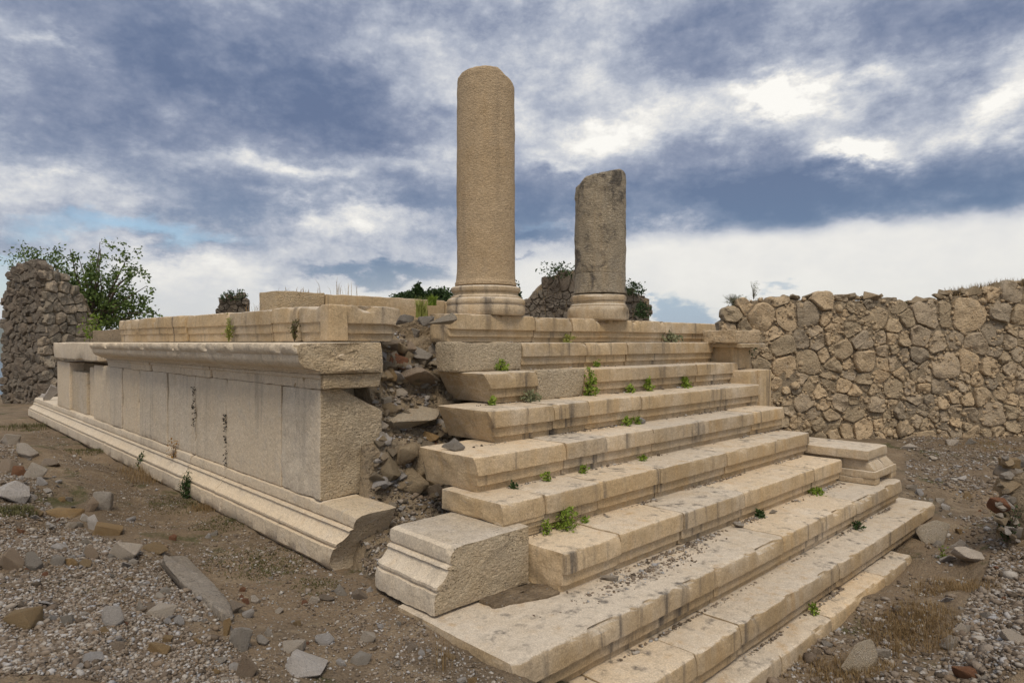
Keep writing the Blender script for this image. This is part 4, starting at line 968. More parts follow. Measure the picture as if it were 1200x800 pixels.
# ------------------------------------------------------------------ loose rocks on the ground
LR = [  # px, py (centre), width, height in picture, stone, mesh, turn, label
    (125, 621, 30, 13, 'rocko', 0, .5, 'broken ochre brick lying tilted on the left gravel mound'),
    (146, 644, 40, 28, 'rock', 0, .2, 'large beige wedge-shaped rock at the top edge of the left mound'),
    (180, 641, 30, 13, 'rocko', 3, -.3, 'flat yellowish stone right of the large beige wedge rock'),
    (198, 655, 38, 13, 'rock', 2, .2, 'flat grey slab stone behind the long grey boulder'),
    (232, 692, 34, 66, 'rock', 4, 0, 'long grey boulder slanting down the edge of the left mound'),
    (70, 641, 22, 10, 'rockw', 1, 0, 'flat white stone on the upper part of the left gravel mound'),
    (82, 658, 17, 10, 'rocko', 4, 0, 'small ochre stone in front of the flat white stone on the left mound'),
    (37, 659, 20, 28, 'rock', 3, .3, 'upright grey-beige rock beside the brown rock at the left edge'),
    (12, 657, 28, 30, 'rockb', 2, 0, 'brown rock at the left edge of the picture on the mound'),
    (107, 648, 19, 20, 'rockb', 4, 0, 'dark purplish brown rock left of the beige wedge rock'),
    (65, 657, 17, 14, 'rock', 5, 0, 'greyish stone between the upright rock and the small ochre one'),
    (23, 724, 38, 24, 'rocko', 5, .1, 'triangular orange-beige rock at lower left of the mound'),
    (52, 706, 20, 10, 'rockw', 0, .1, 'smooth lilac-white pebble above the triangular orange rock'),
    (76, 726, 26, 14, 'rock', 1, -.4, 'low grey stone just right of the triangular orange rock'),
    (131, 722, 24, 29, 'rockw', 4, .3, 'pointed whitish stone standing in the middle of the gravel mound'),
    (162, 710, 15, 18, 'rock', 2, 0, 'narrow pale stone right of the pointed whitish stone'),
    (186, 715, 36, 18, 'rock', 5, 0, 'domed grey rock half sunk in gravel right of the pointed stone'),
    (184, 693, 18, 10, 'rockw', 2, 0, 'white stone in the upper gravel near the long grey boulder'),
    (208, 727, 13, 13, 'rockw', 3, 0, 'small white stone right of the domed grey rock'),
    (120, 739, 13, 9, 'rocko', 1, 0, 'small ochre stone below the pointed whitish stone'),
    (134, 757, 18, 11, 'rockb', 5, 0, 'rusty brown stone low on the gravel mound'),
    (185, 759, 26, 15, 'rocko', 2, .2, 'two-toned ochre and white rock low on the gravel mound'),
    (106, 771, 25, 10, 'rock', 3, 0, 'flat pale stone near the bottom of the gravel mound'),
    (263, 736, 12, 26, 'rocko', 4, .6, 'upright ochre shard beside the mauve rock at the mound foot'),
    (279, 748, 30, 38, 'rock', 1, .2, 'mauve-grey rock standing at the foot of the mound'),
    (287, 780, 28, 46, 'rockb', 3, .1, 'dark weathered rock at the bottom edge below the mauve-grey rock'),
    (290, 719, 15, 14, 'rockw', 5, 0, 'small squarish white stone on the path by the long boulder'),
    (272, 712, 28, 11, 'rockb', 1, 0, 'flat brown stone touching the squarish white stone'),
    (352, 774, 64, 24, 'rockw', 2, -.3, 'long flat whitish slab lying on the path at the bottom'),
    (380, 748, 20, 14, 'rockw', 4, 0, 'bright white stone alone on the bare path'),
    (344, 756, 24, 14, 'rock', 4, 0, 'pale rounded stone just behind the long whitish slab'),
    (430, 746, 20, 16, 'rock', 0, 0, 'mauve stone on bare soil in the bottom centre'),
    (400, 777, 13, 10, 'rockw', 1, 0, 'small grey-white stone right of the long whitish slab'),
    (421, 771, 24, 14, 'rock', 5, 0, 'flat grey stone below the mauve stone'),
    (313, 740, 11, 12, 'rock', 2, 0, 'small mauve stone on the path left of the bright white one'),
    (298, 703, 12, 11, 'rock', 3, 0, 'small brownish stone on the path above the squarish white one'),
    (397, 691, 18, 15, 'rock', 2, 0, 'grey faceted stone among moss in front of the moulded block'),
    (383, 699, 17, 10, 'rockb', 0, 0, 'long brown stone left of the grey faceted stone'),
    (421, 697, 19, 11, 'rockb', 2, 0, 'reddish brown stone right of the grey faceted stone'),
    (367, 703, 14, 10, 'rock', 0, 0, 'pinkish stone at the left end of the row in front of the moulded block'),
    (435, 624, 14, 10, 'rockw', 5, 0, 'round white stone in the gap between podium and moulded block'),
    (412, 643, 13, 13, 'brick', 1, 0, 'reddish stone by the broken end of the podium base'),
    (527, 769, 15, 8, 'rocko', 2, 0, 'pale yellow stone on dark soil near the lower step corner'),
    (10, 515, 26, 17, 'rock', 1, 0, 'big grey rock highest on the heap at the left edge'),
    (30, 529, 22, 18, 'rock', 3, .4, 'grey rock second highest on the heap at the left edge'),
    (41, 552, 24, 22, 'rock', 0, .2, 'rounded grey rock at the right foot of the left heap'),
    (12, 574, 34, 22, 'rockw', 3, 0, 'white rock below the heap at the left edge'),
    (60, 541, 20, 9, 'rockb', 4, 0, 'brown stone on the path right of the left heap'),
    (8, 545, 20, 16, 'rockb', 5, 0, 'brown rock within the heap at the left edge'),
    (22, 552, 16, 14, 'brick', 4, 0, 'pinkish rock within the heap at the left edge'),
    (119, 587, 20, 26, 'rock', 4, .2, 'upright beige rock standing on the far end of the mound'),
    (106, 592, 14, 20, 'rockb', 1, 0, 'dark brown rock leaning against the upright beige rock'),
    (72, 601, 40, 14, 'rocko', 5, .2, 'flat orange-beige slab on the far part of the mound'),
    (110, 613, 18, 22, 'rockw', 1, .2, 'white rock between the upright beige rock and the ochre brick'),
    (153, 608, 12, 9, 'rock', 5, 0, 'small pale stone on the path beyond the ochre brick'),
    (88, 612, 16, 14, 'rockb', 3, 0, 'rusty stone left of the white rock on the far mound'),
    (202, 630, 9, 8, 'brick', 2, 0, 'small red stone on the path among green moss'),
    (1003, 767, 42, 42, 'lichrock', 2, .3, 'large pale boulder in the dry grass at lower right'),
    (1034, 765, 20, 14, 'rock', 1, 0, 'small pale rock behind the large boulder at lower right'),
    (1097, 624, 34, 28, 'lichrock', 4, 0, 'grey boulder beside the right end of the lowest steps'),
    (1112, 654, 15, 12, 'rockw', 0, 0, 'white stone below the grey boulder by the steps'),
    (1127, 638, 22, 13, 'rock', 2, 0, 'low pale rock right of the grey boulder by the steps'),
    (1140, 650, 34, 16, 'rock', 3, 0, 'flat pale rock at the right of the stone group by the steps'),
    (1100, 637, 12, 9, 'rock', 5, 0, 'small stone touching the grey boulder by the steps'),
    (1123, 506, 22, 13, 'rockw', 3, 0, 'pale rounded rock at the foot of the rubble wall'),
    (1115, 518, 12, 9, 'rock', 4, 0, 'small stone under the pale rounded rock by the wall'),
    (1136, 517, 12, 9, 'rock', 0, 0, 'small stone right of the pale rounded rock by the wall'),
    (1070, 571, 10, 10, 'rock', 1, 0, 'small round stone beside the right moulded block'),
    (1078, 577, 9, 9, 'rockw', 4, 0, 'small white stone beside the right moulded block'),
    (1108, 594, 10, 9, 'rockw', 1, 0, 'small whitish stone on the slope beyond the steps end'),
    (1134, 580, 11, 9, 'rocko', 1, 0, 'small ochre stone on the slope beyond the steps end'),
    (1128, 560, 12, 7, 'rockw', 5, 0, 'flat whitish chip on the slope below the rubble wall'),
    (1062, 523, 20, 6, 'rock', 0, -.3, 'long thin stone lying below the rubble wall'),
    (1190, 747, 24, 18, 'rock', 3, 0, 'grey rock on the right gravel bank at the picture edge'),
    (1135, 790, 30, 18, 'brick', 3, 0, 'reddish stone at the foot of the right gravel bank'),
    (1115, 752, 22, 16, 'rock', 5, 0, 'pale rock at the left edge of the right gravel bank'),
    (1128, 736, 18, 13, 'rock', 2, 0, 'pinkish pale rock above the others on the right bank edge')]
rg = random.Random(3)
def lay(name, px, py, w, h, mt, k, turn, label, group=None, sink=.4):
    p, d = hit(px, py + h * .35); s = d / F
    dep = w * s * rg.uniform(.7, .95)
    o = put_rock(name, ROCKS[mt][k % 6], (p[0] + .03, p[1] + .03, p[2] + h * s * (.5 - sink * .8)), (w * s * 1.1, dep, h * s * 1.25), (rg.uniform(-.15, .15), turn * .6, R_(-44) + turn + rg.uniform(-.2, .2)))
    return tag(o, label, 'rock', group)
for r in LR:
    px, py, w, h, mt, k, turn, label = r
    if px < 300 and py > 600: w *= .88; h *= .9
    if mt == 'rock' and k % 2: mt = 'rockw' if px < 320 and not any(q in label for q in ('grey', 'mauve', 'brown', 'beige', 'pink')) else mt
    if 'long grey boulder' in label:
        a_, _ = hit(203, 662); b_, _ = hit(262, 722); c_ = (a_ + b_) / 2; v_ = b_ - a_; L_ = float(np.linalg.norm(v_))
        v2_, f2_ = rockshape(404, 16, amp=.07); ex = v_ / L_; ey = np.cross([0, 0, 1], ex); ey /= np.linalg.norm(ey); ez = np.cross(ex, ey)
        V2 = c_ + [0, 0, .06] + np.outer(v2_[:, 0] * L_ * .62, ex) + np.outer(v2_[:, 1] * .36, ey) + np.outer(v2_[:, 2] * .26, ez)
        tag(mk('loose_rock', V2, f2_, 'rock', sharp=30), label, 'rock'); continue
    lay('loose_rock', px, py, w, h, mt, k, turn, label)
# smaller loose stones, each named by the larger rock it lies beside
import re
def short(l): return re.split(r' (?:lying|on|at|in|left|right|behind|below|above|beside|between|slanting|standing|half|from|by|touching|alone|just|leaning|highest|second|within|among|under|low|near|the) ', l + ' ')[0].strip()
LM = {}
for r in LR: LM.setdefault(short(r[7]), []).append((r[0], r[1]))
LM = {k: v[0] for k, v in LM.items() if len(v) == 1 and 2 < len(k.split()) < 7 or 'boulder' in k}
LM = {k: (v if isinstance(v, tuple) else v[0]) for k, v in LM.items()}
LM['ragged end of the podium base'] = (415, 640); LM['moulded block on the left end of the steps'] = (470, 720); LM['right end of the lowest steps'] = (1068, 665); LM['collapsed stub at the right edge'] = (1172, 610); LM['moulded block on the right end of the steps'] = (1058, 560)
CN = {'rock': 'beige', 'rockw': 'whitish', 'rockb': 'brown', 'rocko': 'ochre', 'brick': 'reddish'}
used = set()
zones = [((0, 500, 310, 800), 75, 'stones along the crest of the left gravel bank', lambda x, y: abs(y - (560 + x * .72)) < 34 and y > 520),
         ((0, 600, 300, 800), 70, 'small stones on the left gravel mound', lambda x, y: x < 40 + (y - 580) * 1.1),
         ((200, 560, 600, 800), 40, 'small stones on the path', lambda x, y: x > 60 + (y - 560) * 1.25 and y > 640 + (x - 360) * .5),
         ((920, 505, 1200, 800), 60, 'small stones right of the steps', lambda x, y: x > 1075 if y < 600 else x > 1110 - (y - 600) * .95),
         ((1080, 640, 1200, 800), 30, 'small stones on the right gravel bank', lambda x, y: x > 1200 - (y - 620) * .65),
         ((0, 500, 90, 620), 30, 'small stones in the left heap', lambda x, y: x < (y - 495) * 1.0)]
for (x0, y0, x1, y1), n, group, ok in zones:
    c = 0; tries = 0
    while c < n and tries < 4000:
        tries += 1; px, py = rg.uniform(x0, x1), rg.uniform(y0, y1)
        if not ok(px, py): continue
        w = rg.choice([4, 5, 5, 6, 7, 8, 10]) * (1.15 if py > 700 else .9) * (1.5 if 'crest' in group else 1)
        mt = rg.choice(['rockw', 'rock', 'rock', 'rockw', 'rocko']) if 'crest' in group else rg.choice(['rock', 'rock', 'rockb', 'rockw', 'rocko', 'brick'] if rg.random() < .35 else ['rock', 'rockb', 'rockw'])
        lm = sorted((math.hypot(px - q[0], (py - q[1]) * 1.4), k) for k, q in LM.items())
        for dd, k in lm[:3]:
            if dd < 9 or dd > 110: continue
            dx, dy = px - LM[k][0], (py - LM[k][1]) * 1.4
            ang = ('to the right of', 'right in front of', 'in front of', 'left in front of', 'to the left of', 'left behind', 'behind', 'right behind')[int(round(math.atan2(dy, dx) / (math.pi / 4))) % 8]
            ang = ang.replace('right in front of', 'in front and right of').replace('left in front of', 'in front and left of').replace('left behind', 'behind and left of').replace('right behind', 'behind and right of')
            lab = f"{'tiny' if w < 6.5 else 'small'} {CN[mt]} stone {'close' if dd < 24 else 'a little way' if dd < 50 else 'farther out'} {ang} the {k}"
            if lab not in used and len(lab.split()) <= 16: break
        else: continue
        used.add(lab); c += 1
        lay('loose_stone', px, py, w, w * rg.uniform(.55, .85), mt, rg.randrange(6), rg.uniform(-1, 1), lab, group)

# gravel: real pebbles, one mesh
def pebbles(name, pts, size, mt='gravel', seed=0, hfun=H):
    rs = np.random.RandomState(seed); n = len(pts); v0, f0 = ICO1; base = np.array([[.0, 0, 0]])
    sz = size * rs.lognormal(0, .42, n)
    V = v0[None] * (1 + .36 * rs.normal(size=(n, 12, 1)).clip(-1.4, 1.4)) * np.stack([rs.uniform(.8, 1.3, n), rs.uniform(.6, 1, n), rs.uniform(.45, .8, n)], -1)[:, None]
    a = rs.uniform(0, 6.3, n); ca, sa = np.cos(a)[:, None], np.sin(a)[:, None]
    X = V[..., 0] * ca - V[..., 1] * sa; Y = V[..., 0] * sa + V[..., 1] * ca
    V = np.stack([X, Y, V[..., 2]], -1) * sz[:, None, None]
    V[..., 0] += pts[:, 0][:, None]; V[..., 1] += pts[:, 1][:, None]; V[..., 2] += (hfun(pts[:, 0], pts[:, 1]) + sz * .25)[:, None]
    Fc = (f0[None] + (np.arange(n) * 12)[:, None, None]).reshape(-1, 3)
    tone = np.repeat(rs.beta(1.6, 1.6, n), 12)
    return mk(name, V.reshape(-1, 3), Fc, mt, kind='stuff', loc=(0, 0, 0), smooth=False, tone=tone)
def inpoly(x, y, P):
    r = np.zeros(len(x), bool); j = len(P) - 1
    for i in range(len(P)):
        xi, yi = P[i]; xj, yj = P[j]
        r ^= ((yi > y) != (yj > y)) & (x < (xj - xi) * (y - yi) / (yj - yi + 1e-12) + xi); j = i
    return r
ICOL = icos(1); ICO1 = (ICOL[0][:12] if len(ICOL[0]) == 12 else ICOL[0], ICOL[1])
def scatter(poly, n, seed, dens=None):
    P = np.array(poly); rs = np.random.RandomState(seed); lo, hi = P.min(0), P.max(0); out = []
    tot = 0
    while tot < n:
        q = rs.uniform(lo, hi, (n * 2, 2)); m = inpoly(q[:, 0], q[:, 1], P)
        if dens is not None: m &= rs.rand(len(q)) < dens(q[:, 0], q[:, 1])
        q = q[m]; out.append(q); tot += len(q)
    return np.vstack(out)[:n]
def gp(*pts): return [tuple(hit(a, b)[0][:2]) for a, b in pts]
patchy = lambda x, y: np.clip(.62 + .8 * fbm(np.stack([x * .6, y * .6, x * 0], -1), 3, 61), .05, 1)
near = lambda x, y: np.clip(14 / np.hypot(x, y), 0, 1) ** 1.4
mound = gp((-120, 815), (-60, 560), (0, 520), (40, 560), (90, 615), (170, 650), (215, 668), (265, 725), (300, 815))
tag(pebbles('gravel', scatter(mound, 52000, 1, lambda x, y: patchy(x, y) * near(x, y)), .0225, seed=1), 'pale mixed gravel covering the left mound', 'gravel')
path = gp((300, 815), (262, 720), (170, 640), (60, 530), (30, 492), (200, 580), (385, 668), (520, 745), (620, 830))
tag(pebbles('gravel', scatter(path, 10000, 2, lambda x, y: patchy(x + 9, y) ** 1.6 * near(x, y)), .019, seed=2), 'sparse small gravel on the brown path left of the podium', 'gravel')
rightb = gp((1090, 815), (1120, 735), (1160, 660), (1200, 600), (1330, 620), (1400, 815))
tag(pebbles('gravel', scatter(rightb, 22000, 3, lambda x, y: near(x, y)), .042, seed=3), 'coarse pale gravel bank at the lower right', 'gravel')
rightp = gp((880, 815), (1064, 668), (1090, 610), (1060, 575), (1060, 520), (1000, 508), (1200, 508), (1330, 520), (1180, 640), (1130, 715), (1090, 815))
tag(pebbles('gravel', scatter(rightp, 9000, 4, lambda x, y: patchy(x, y + 4) ** 2), .045, seed=4), 'scattered stone chips on the soil right of the steps', 'gravel')
core_pts = scatter([(8.9, 13.6), (11.3, 13.6), (13.4, 15.4), (13.4, 17.4), (13.4, 20.5), (11.25, 20.5), (11.25, 17.1), (9.4, 16.4), (8.9, 15.6)], 4200, 5)
core_pts = core_pts[~((core_pts[:, 0] < 11.45) & (core_pts[:, 1] < 13.75))]
o = pebbles('loose_gravel', core_pts, .036, seed=5, hfun=core_h); tag(o, 'loose gravel and rubble spilling between the podium corner and the steps', 'gravel')
# crumbs in the corners of the treads
cr = []
rs = np.random.RandomState(77)
for k, (n, xa, xb) in {4: (160, 13, 30), 5: (200, 12, 29.5), 6: (260, 12, 29.5), 7: (420, 12, 29), 8: (1500, 11.8, 29.5), 9: (420, 10, 31), 10: (500, 12, 27.5), 3: (120, 14, 30), 2: (150, 14, 30)}.items():
    x = rs.uniform(xa, xb, n * 2); wv = fbm(np.stack([x * .7, x * 0 + k, x * 0], -1), 3, 81); m = rs.rand(n * 2) < np.clip(.25 + wv, .03, 1); x = x[m][:int(n * .65)]
    Yb = YS[k - 1] + .12; spread = .05 if k != 8 else .13
    y = Yb - np.abs(rs.normal(0, spread, len(x))); cr.append(np.column_stack([x, y, np.full(len(x), ZS[k])]))
x = rs.normal(14.3, 1.3, 500); y = 9.95 - np.abs(rs.normal(0, .28, 500)); cr.append(np.column_stack([x, y, np.full(500, -6.0)]))
cr = np.vstack(cr)
def crumb_h(x, y): return cr[:, 2] + 0
tag(pebbles('crumbs', cr[:, :2], .026, seed=8, hfun=crumb_h), 'dark crumbs of soil and grit gathered in the corners of the treads', 'grit')
# soil pocket between the left base block and the seventh step
P, Fc = rblock((9.9, 10.35, -6.05), (11.6, 11.35, -5.93), .12, .05, 990, .05, .8, lambda V: np.column_stack([V[:, 0], V[:, 1] + np.clip(11.3 - V[:, 0], 0, 2) * .35 * (V[:, 1] < 10.9), V[:, 2]]))
o = mk('soil_pocket', P, Fc, 'soil'); o['kind'] = 'stuff'; tag(o, 'dark soil caught between the left base block and the seventh step', 'soil')

# ------------------------------------------------------------------ plants
def leaves(C, size, rs, aspect=.5, up=.3):
    """small folded leaf faces round the points C"""
    n = len(C); d = rs.normal(size=(n, 3)); d[:, 2] += up; d /= np.linalg.norm(d, axis=1, keepdims=True)
    s = np.cross(d, rs.normal(size=(n, 3))); s /= np.linalg.norm(s, axis=1, keepdims=True)
    L = (size * rs.uniform(.6, 1.3, n))[:, None]; W = L * aspect
    V = np.stack([C, C + d * L * .5 + s * W * .5, C + d * L, C + d * L * .5 - s * W * .5], 1).reshape(-1, 3)
    return V, np.arange(n * 4).reshape(-1, 4)
def plant(name, base, h, w, mt, n, leaf, seed, label, cat='plant', group=None, aspect=.5, stalky=0, parent=None):
    rs = np.random.RandomState(seed); base = np.array(base, float)
    r = rs.rand(n) ** .5; a = rs.uniform(0, 6.28, n); z = rs.rand(n)
    prof = np.sin(np.clip(z * .8 + .2, 0, 1) * 3.0) ** .7
    lump = 1 + .45 * vn(np.stack([np.cos(a) * 2 + seed, np.sin(a) * 2, z * 2.5], -1), seed)
    C = np.stack([np.cos(a) * r * prof * w / 2 * lump, np.sin(a) * r * prof * w / 2 * lump, z * h * lump], -1)
    if stalky:
        k = max(4, n // 9); sa = rs.uniform(0, 6.28, k); sl = rs.uniform(.6, 1.15, k); idx_ = rs.randint(0, k, n); u = rs.uniform(.25, 1, n)
        sx = rs.uniform(.1, .9, k)
        C = np.stack([np.cos(sa[idx_]) * sx[idx_] * w / 2 * u ** 1.3, np.sin(sa[idx_]) * sx[idx_] * w / 2 * u ** 1.3, u * h * sl[idx_]], -1) + rs.normal(0, leaf * .35, (n, 3))
    V, Fc = leaves(C, leaf, rs, aspect)
    tone = np.repeat(rs.rand(n), 4)
    root = thing(name, label, cat, base, group)
    mk('foliage', V + base, Fc, mt, root, loc=base, smooth=False, tone=tone)
    # stems
    k = 7 if not stalky else len(sa); SV = []; SF = []; 
    for i in range(k):
        a_ = rs.uniform(0, 6.28); e = np.array([math.cos(a_) * w * .28, math.sin(a_) * w * .28, h * rs.uniform(.6, .9)]); t_ = leaf * .07 + .004
        if stalky: e = np.array([math.cos(sa[i]) * sx[i] * w / 2, math.sin(sa[i]) * sx[i] * w / 2, h * sl[i]])
        for j, (q, tt) in enumerate(((np.zeros(3), t_), (e * [.4, .4, .55], t_ * .8), (e, t_ * .4))):
            for m_ in range(3): SV.append(q + [math.cos(m_ * 2.1) * tt, math.sin(m_ * 2.1) * tt, 0])
        b_ = i * 9
        for lv in range(2):
            for m_ in range(3): SF.append((b_ + lv * 3 + m_, b_ + lv * 3 + (m_ + 1) % 3, b_ + lv * 3 + 3 + (m_ + 1) % 3, b_ + lv * 3 + 3 + m_))
    mk('stem', np.array(SV) + base, SF, 'bark' if mt not in ('dry', 'yellow') else mt, root, loc=base, smooth=False, **({'tone': np.full(len(SV), .4)} if mt in ('dry', 'yellow') else {}))
    return root
def blades(n, spots, h, w, rs, lean=.5):
    """curved grass blades; spots = base points"""
    a = rs.uniform(0, 6.28, n); L = h * rs.uniform(.45, 1.2, n); ln = rs.uniform(.1, 1, n) * lean
    d = np.stack([np.cos(a), np.sin(a), np.zeros(n)], -1); s = np.stack([-np.sin(a), np.cos(a), np.zeros(n)], -1) * (w * rs.uniform(.6, 1.2, n))[:, None]
    p0 = spots; p1 = p0 + d * (L * ln * .3)[:, None] + np.array([0, 0, 1]) * (L * .55)[:, None]; p2 = p0 + d * (L * ln)[:, None] + np.array([0, 0, 1]) * (L * (1 - .3 * ln))[:, None]
    V = np.stack([p0 - s, p0 + s, p1 + s * .7, p1 - s * .7, p2], 1).reshape(-1, 3)
    F4 = []; b_ = np.arange(n) * 5
    Q = np.stack([b_, b_ + 1, b_ + 2, b_ + 2 * 0 + 3], -1); T = np.stack([b_ + 3, b_ + 2, b_ + 4], -1)
    return V, [tuple(q) for q in Q.tolist()] + [tuple(q) for q in T.tolist()], np.repeat(rs.rand(n), 5)
def tuft(name, base, h, w, mt, n, seed, label, cat='grass tuft', lean=.5, bw=.012, group=None, kind=None, hf=None, sq=1.0):
    rs = np.random.RandomState(seed); base = np.array(base, float)
    r = rs.rand(n) ** .7 * w / 2; a = rs.uniform(0, 6.28, n); sp = base + np.stack([np.cos(a) * r, np.sin(a) * r * sq, np.zeros(n)], -1)
    if hf is not None: sp[:, 2] = hf(sp[:, 0], sp[:, 1]) - .02
    V, Fc, tone = blades(n, sp, h, bw, rs, lean)
    o = mk(name, V, Fc, mt, loc=base, smooth=False, tone=tone, kind=kind); return tag(o, label, cat, group)
def on_tread(px, py, k):
    """foot of a plant on tread k"""
    p = at(px, py, ZS[k]); return (p[0], p[1], ZS[k] - .01)
def tread(px, k):    # in the inner corner of tread k, under the riser above
    Y = YS[k - 1] - .06; return (xonY(px, Y), Y, ZS[k])
k_ = lambda px, Y: Y / (FW[1] + (px - 600) / F * RT[1]) / F
W = [  # px, tread, height px, width px, material, n, label
    (692, 4, 36, 20, 'weed', 150, 'tall bright green weed climbing the break in the third step'),
    (588, 3, 12, 16, 'weed', 60, 'small green weed at the left end of the third tread'),
    (622, 4, 12, 30, 'silver', 90, 'low silvery plant on the fourth tread, left part'),
    (577, 4, 9, 10, 'weed', 40, 'tiny weed under the left corner of the third step'),
    (739, 4, 9, 12, 'weed', 40, 'tiny green weed right of the tall weed'),
    (760, 4, 16, 11, 'weed', 55, 'yellow-green weed on the fourth tread, middle'),
    (804, 4, 14, 13, 'weed', 60, 'round green weed on the fourth tread, right part'),
    (699, 3, 9, 10, 'weed', 30, 'tiny weed on the third tread above the tall weed'),
    (665, 2, 9, 15, 'yellow', 50, 'yellow-green cushion under the stylobate between the columns'),
    (787, 2, 12, 28, 'silver', 90, 'silvery weed under the top course near its right end'),
    (735, 5, 9, 11, 'weed', 45, 'small green weed on the fifth tread'),
    (747, 5, 8, 9, 'weed', 35, 'smallest weed on the fifth tread beside a white chip'),
    (641, 6, 12, 12, 'weed', 50, 'small weed on the sixth tread, left part'),
    (684, 6, 10, 11, 'weed', 45, 'small bright weed on the sixth tread, middle'),
    (602, 6, 6, 10, 'darkleaf', 40, 'dark little weed on the sixth tread near its left end'),
    (753, 6, 7, 10, 'weed', 35, 'tiny bright weed on the sixth tread, right of the middle'),
    (663, 7, 28, 36, 'weed', 240, 'ferny bright green weed, the largest on the steps'),
    (641, 7, 18, 12, 'weed', 60, 'narrow weed just left of the ferny one'),
    (686, 7, 8, 10, 'weed', 30, 'tiny weed just right of the ferny one'),
    (890, 8, 9, 14, 'darkleaf', 50, 'dark weed on the deep eighth tread, middle'),
    (957, 8, 7, 22, 'weed', 60, 'low weed at the back of the eighth tread, right part'),
    (1005, 9, 8, 14, 'darkleaf', 45, 'small dark weed on the ninth tread, right part'),
    (954, 10, 14, 10, 'weed', 45, 'green weed against the riser above the low kerb step')]
for i, (px, k, hp, wp, mt, n, label) in enumerate(W):
    b = tread(px, k); s = k_(px, b[1])
    plant('weed', b, hp * s * .8, wp * s * .9, mt, n * 2, max(.06, 4.2 * s), 900 + i, label, 'weed', 'weeds growing on the steps', aspect=.55)
b = np.array((xonY(866, 16.3), 16.3, -1.0)); s = k_(866, 16.3)
plant('shrub', (b[0], b[1], -1.0), 20 * s, 32 * s, 'darkleaf', 420, 3.0 * s, 950, 'dark round shrub in the notch at the right end of the upper steps', 'shrub')
# on the podium
for i, (px, X, hp, wp, mt, lab) in enumerate(((268, 9.3, 26, 14, 'yellow', 'yellow-green weed hanging on the left upper podium blocks'), (345, 9.3, 26, 14, 'moss', 'olive weed against the corner block of the upper podium course'))):
    Y = yonX(px, X); s = k_(px, Y); plant('weed', (X, Y, .0), hp * s, wp * s, mt, 160, 3.4 * s, 960 + i, lab, 'weed', stalky=1)
p, d = chit(494, 372); s = d / F
tuft('grass_tuft', p, 24 * s, 14 * s, 'yellow', 170, 970, 'tall yellow grass tuft left of the tall column base', lean=.6, bw=.012)
p, d = chit(515, 366); tuft('grass_tuft', p + [.4, .8, .2], 14 * s, 11 * s, 'weed', 120, 971, 'short green tuft right beside the tall column base', lean=.8, bw=.014)
for i, (px, Y, z, n, hp, lab) in enumerate(((310, 26, 1.1, 60, 18, 'thin dry grass along the upper podium blocks, left'), (400, 25, 2.0, 24, 24, 'thin dry stalks on the rough footing block'), (355, 25, 2.0, 40, 10, 'short dry grass on the footing blocks'))):
    X = xonY(px, Y); s = k_(px, Y); tuft('dry_grass', (X, Y + .3, z - .05), hp * s, 55 * s, 'dry', n, 980 + i, lab, lean=.6, bw=.012, kind=None, sq=.3)
# along the plinth
for i, (px, py, h, lab) in enumerate(((228, 500, 46, 'dark flecks added as shade in the second open joint of the podium side wall'), (265, 545, 60, 'dark flecks added as shade in the nearest open joint of the podium side wall'))):
    rs = np.random.RandomState(1400 + i); Y = yonX(px, 9.05); s = k_(px, Y); n = 80; zc = -(py - 401) * s
    C = np.column_stack([9.03 - np.abs(rs.normal(0, .02, n)), Y + rs.normal(0, .05, n), zc + h * s * np.clip(rs.choice([.12, .45, .5, .82, .9], n) + rs.normal(0, .09, n), 0, 1)])
    V, Fc = leaves(C, .085, rs, .7); o = mk('joint_shade', V, Fc, 'joint_dark', smooth=False, tone=np.repeat(rs.rand(n), 4)); tag(o, lab, 'plant')  # dark flecks added to paint the black of the crevices, nothing grows here
for i, (px, py, hp, wp, mt, n, lab) in enumerate(((204, 530, 19, 13, 'rust', 120, 'rust-coloured dry tuft growing on the podium base moulding'),)):
    Y = yonX(px, 8.95); s = k_(px, Y); plant('weed', (8.93, Y, -4.95), hp * s, wp * s, mt, n, 3.2 * s, 990, lab, 'weed', aspect=.35)
def gplant(name, px, py, hp, wp, mt, n, seed, lab, leafpx=3.2, **kw):
    p, d = hit(px, py); s = d / F; return plant(name, p, hp * s, wp * s, mt, n, leafpx * s, seed, lab, **kw)
gplant('weed', 168, 549, 16, 16, 'darkleaf', 330, 1001, 'dark green weed at the foot of the podium base, left one', cat='weed')
gplant('weed', 218, 583, 26, 13, 'darkleaf', 420, 1002, 'upright dark green weed at the foot of the podium base, right one', cat='weed')
gplant('shrub', 1180, 640, 46, 40, 'darkleaf', 520, 1003, 'dark leafy plant by the collapsed stub at the right edge', 3.6, cat='shrub', stalky=1)
gplant('weed', 1105, 655, 16, 12, 'weed', 50, 1004, 'small green weed among the stones by the steps end', cat='weed')
def gtuft(px, py, hp, wp, mt, n, seed, lab, **kw):
    p, d = hit(px, py); s = d / F; return tuft('dry_grass' if mt == 'dry' else 'low_plants', p, hp * s, wp * s, mt, n, seed, lab, hf=H, **kw)
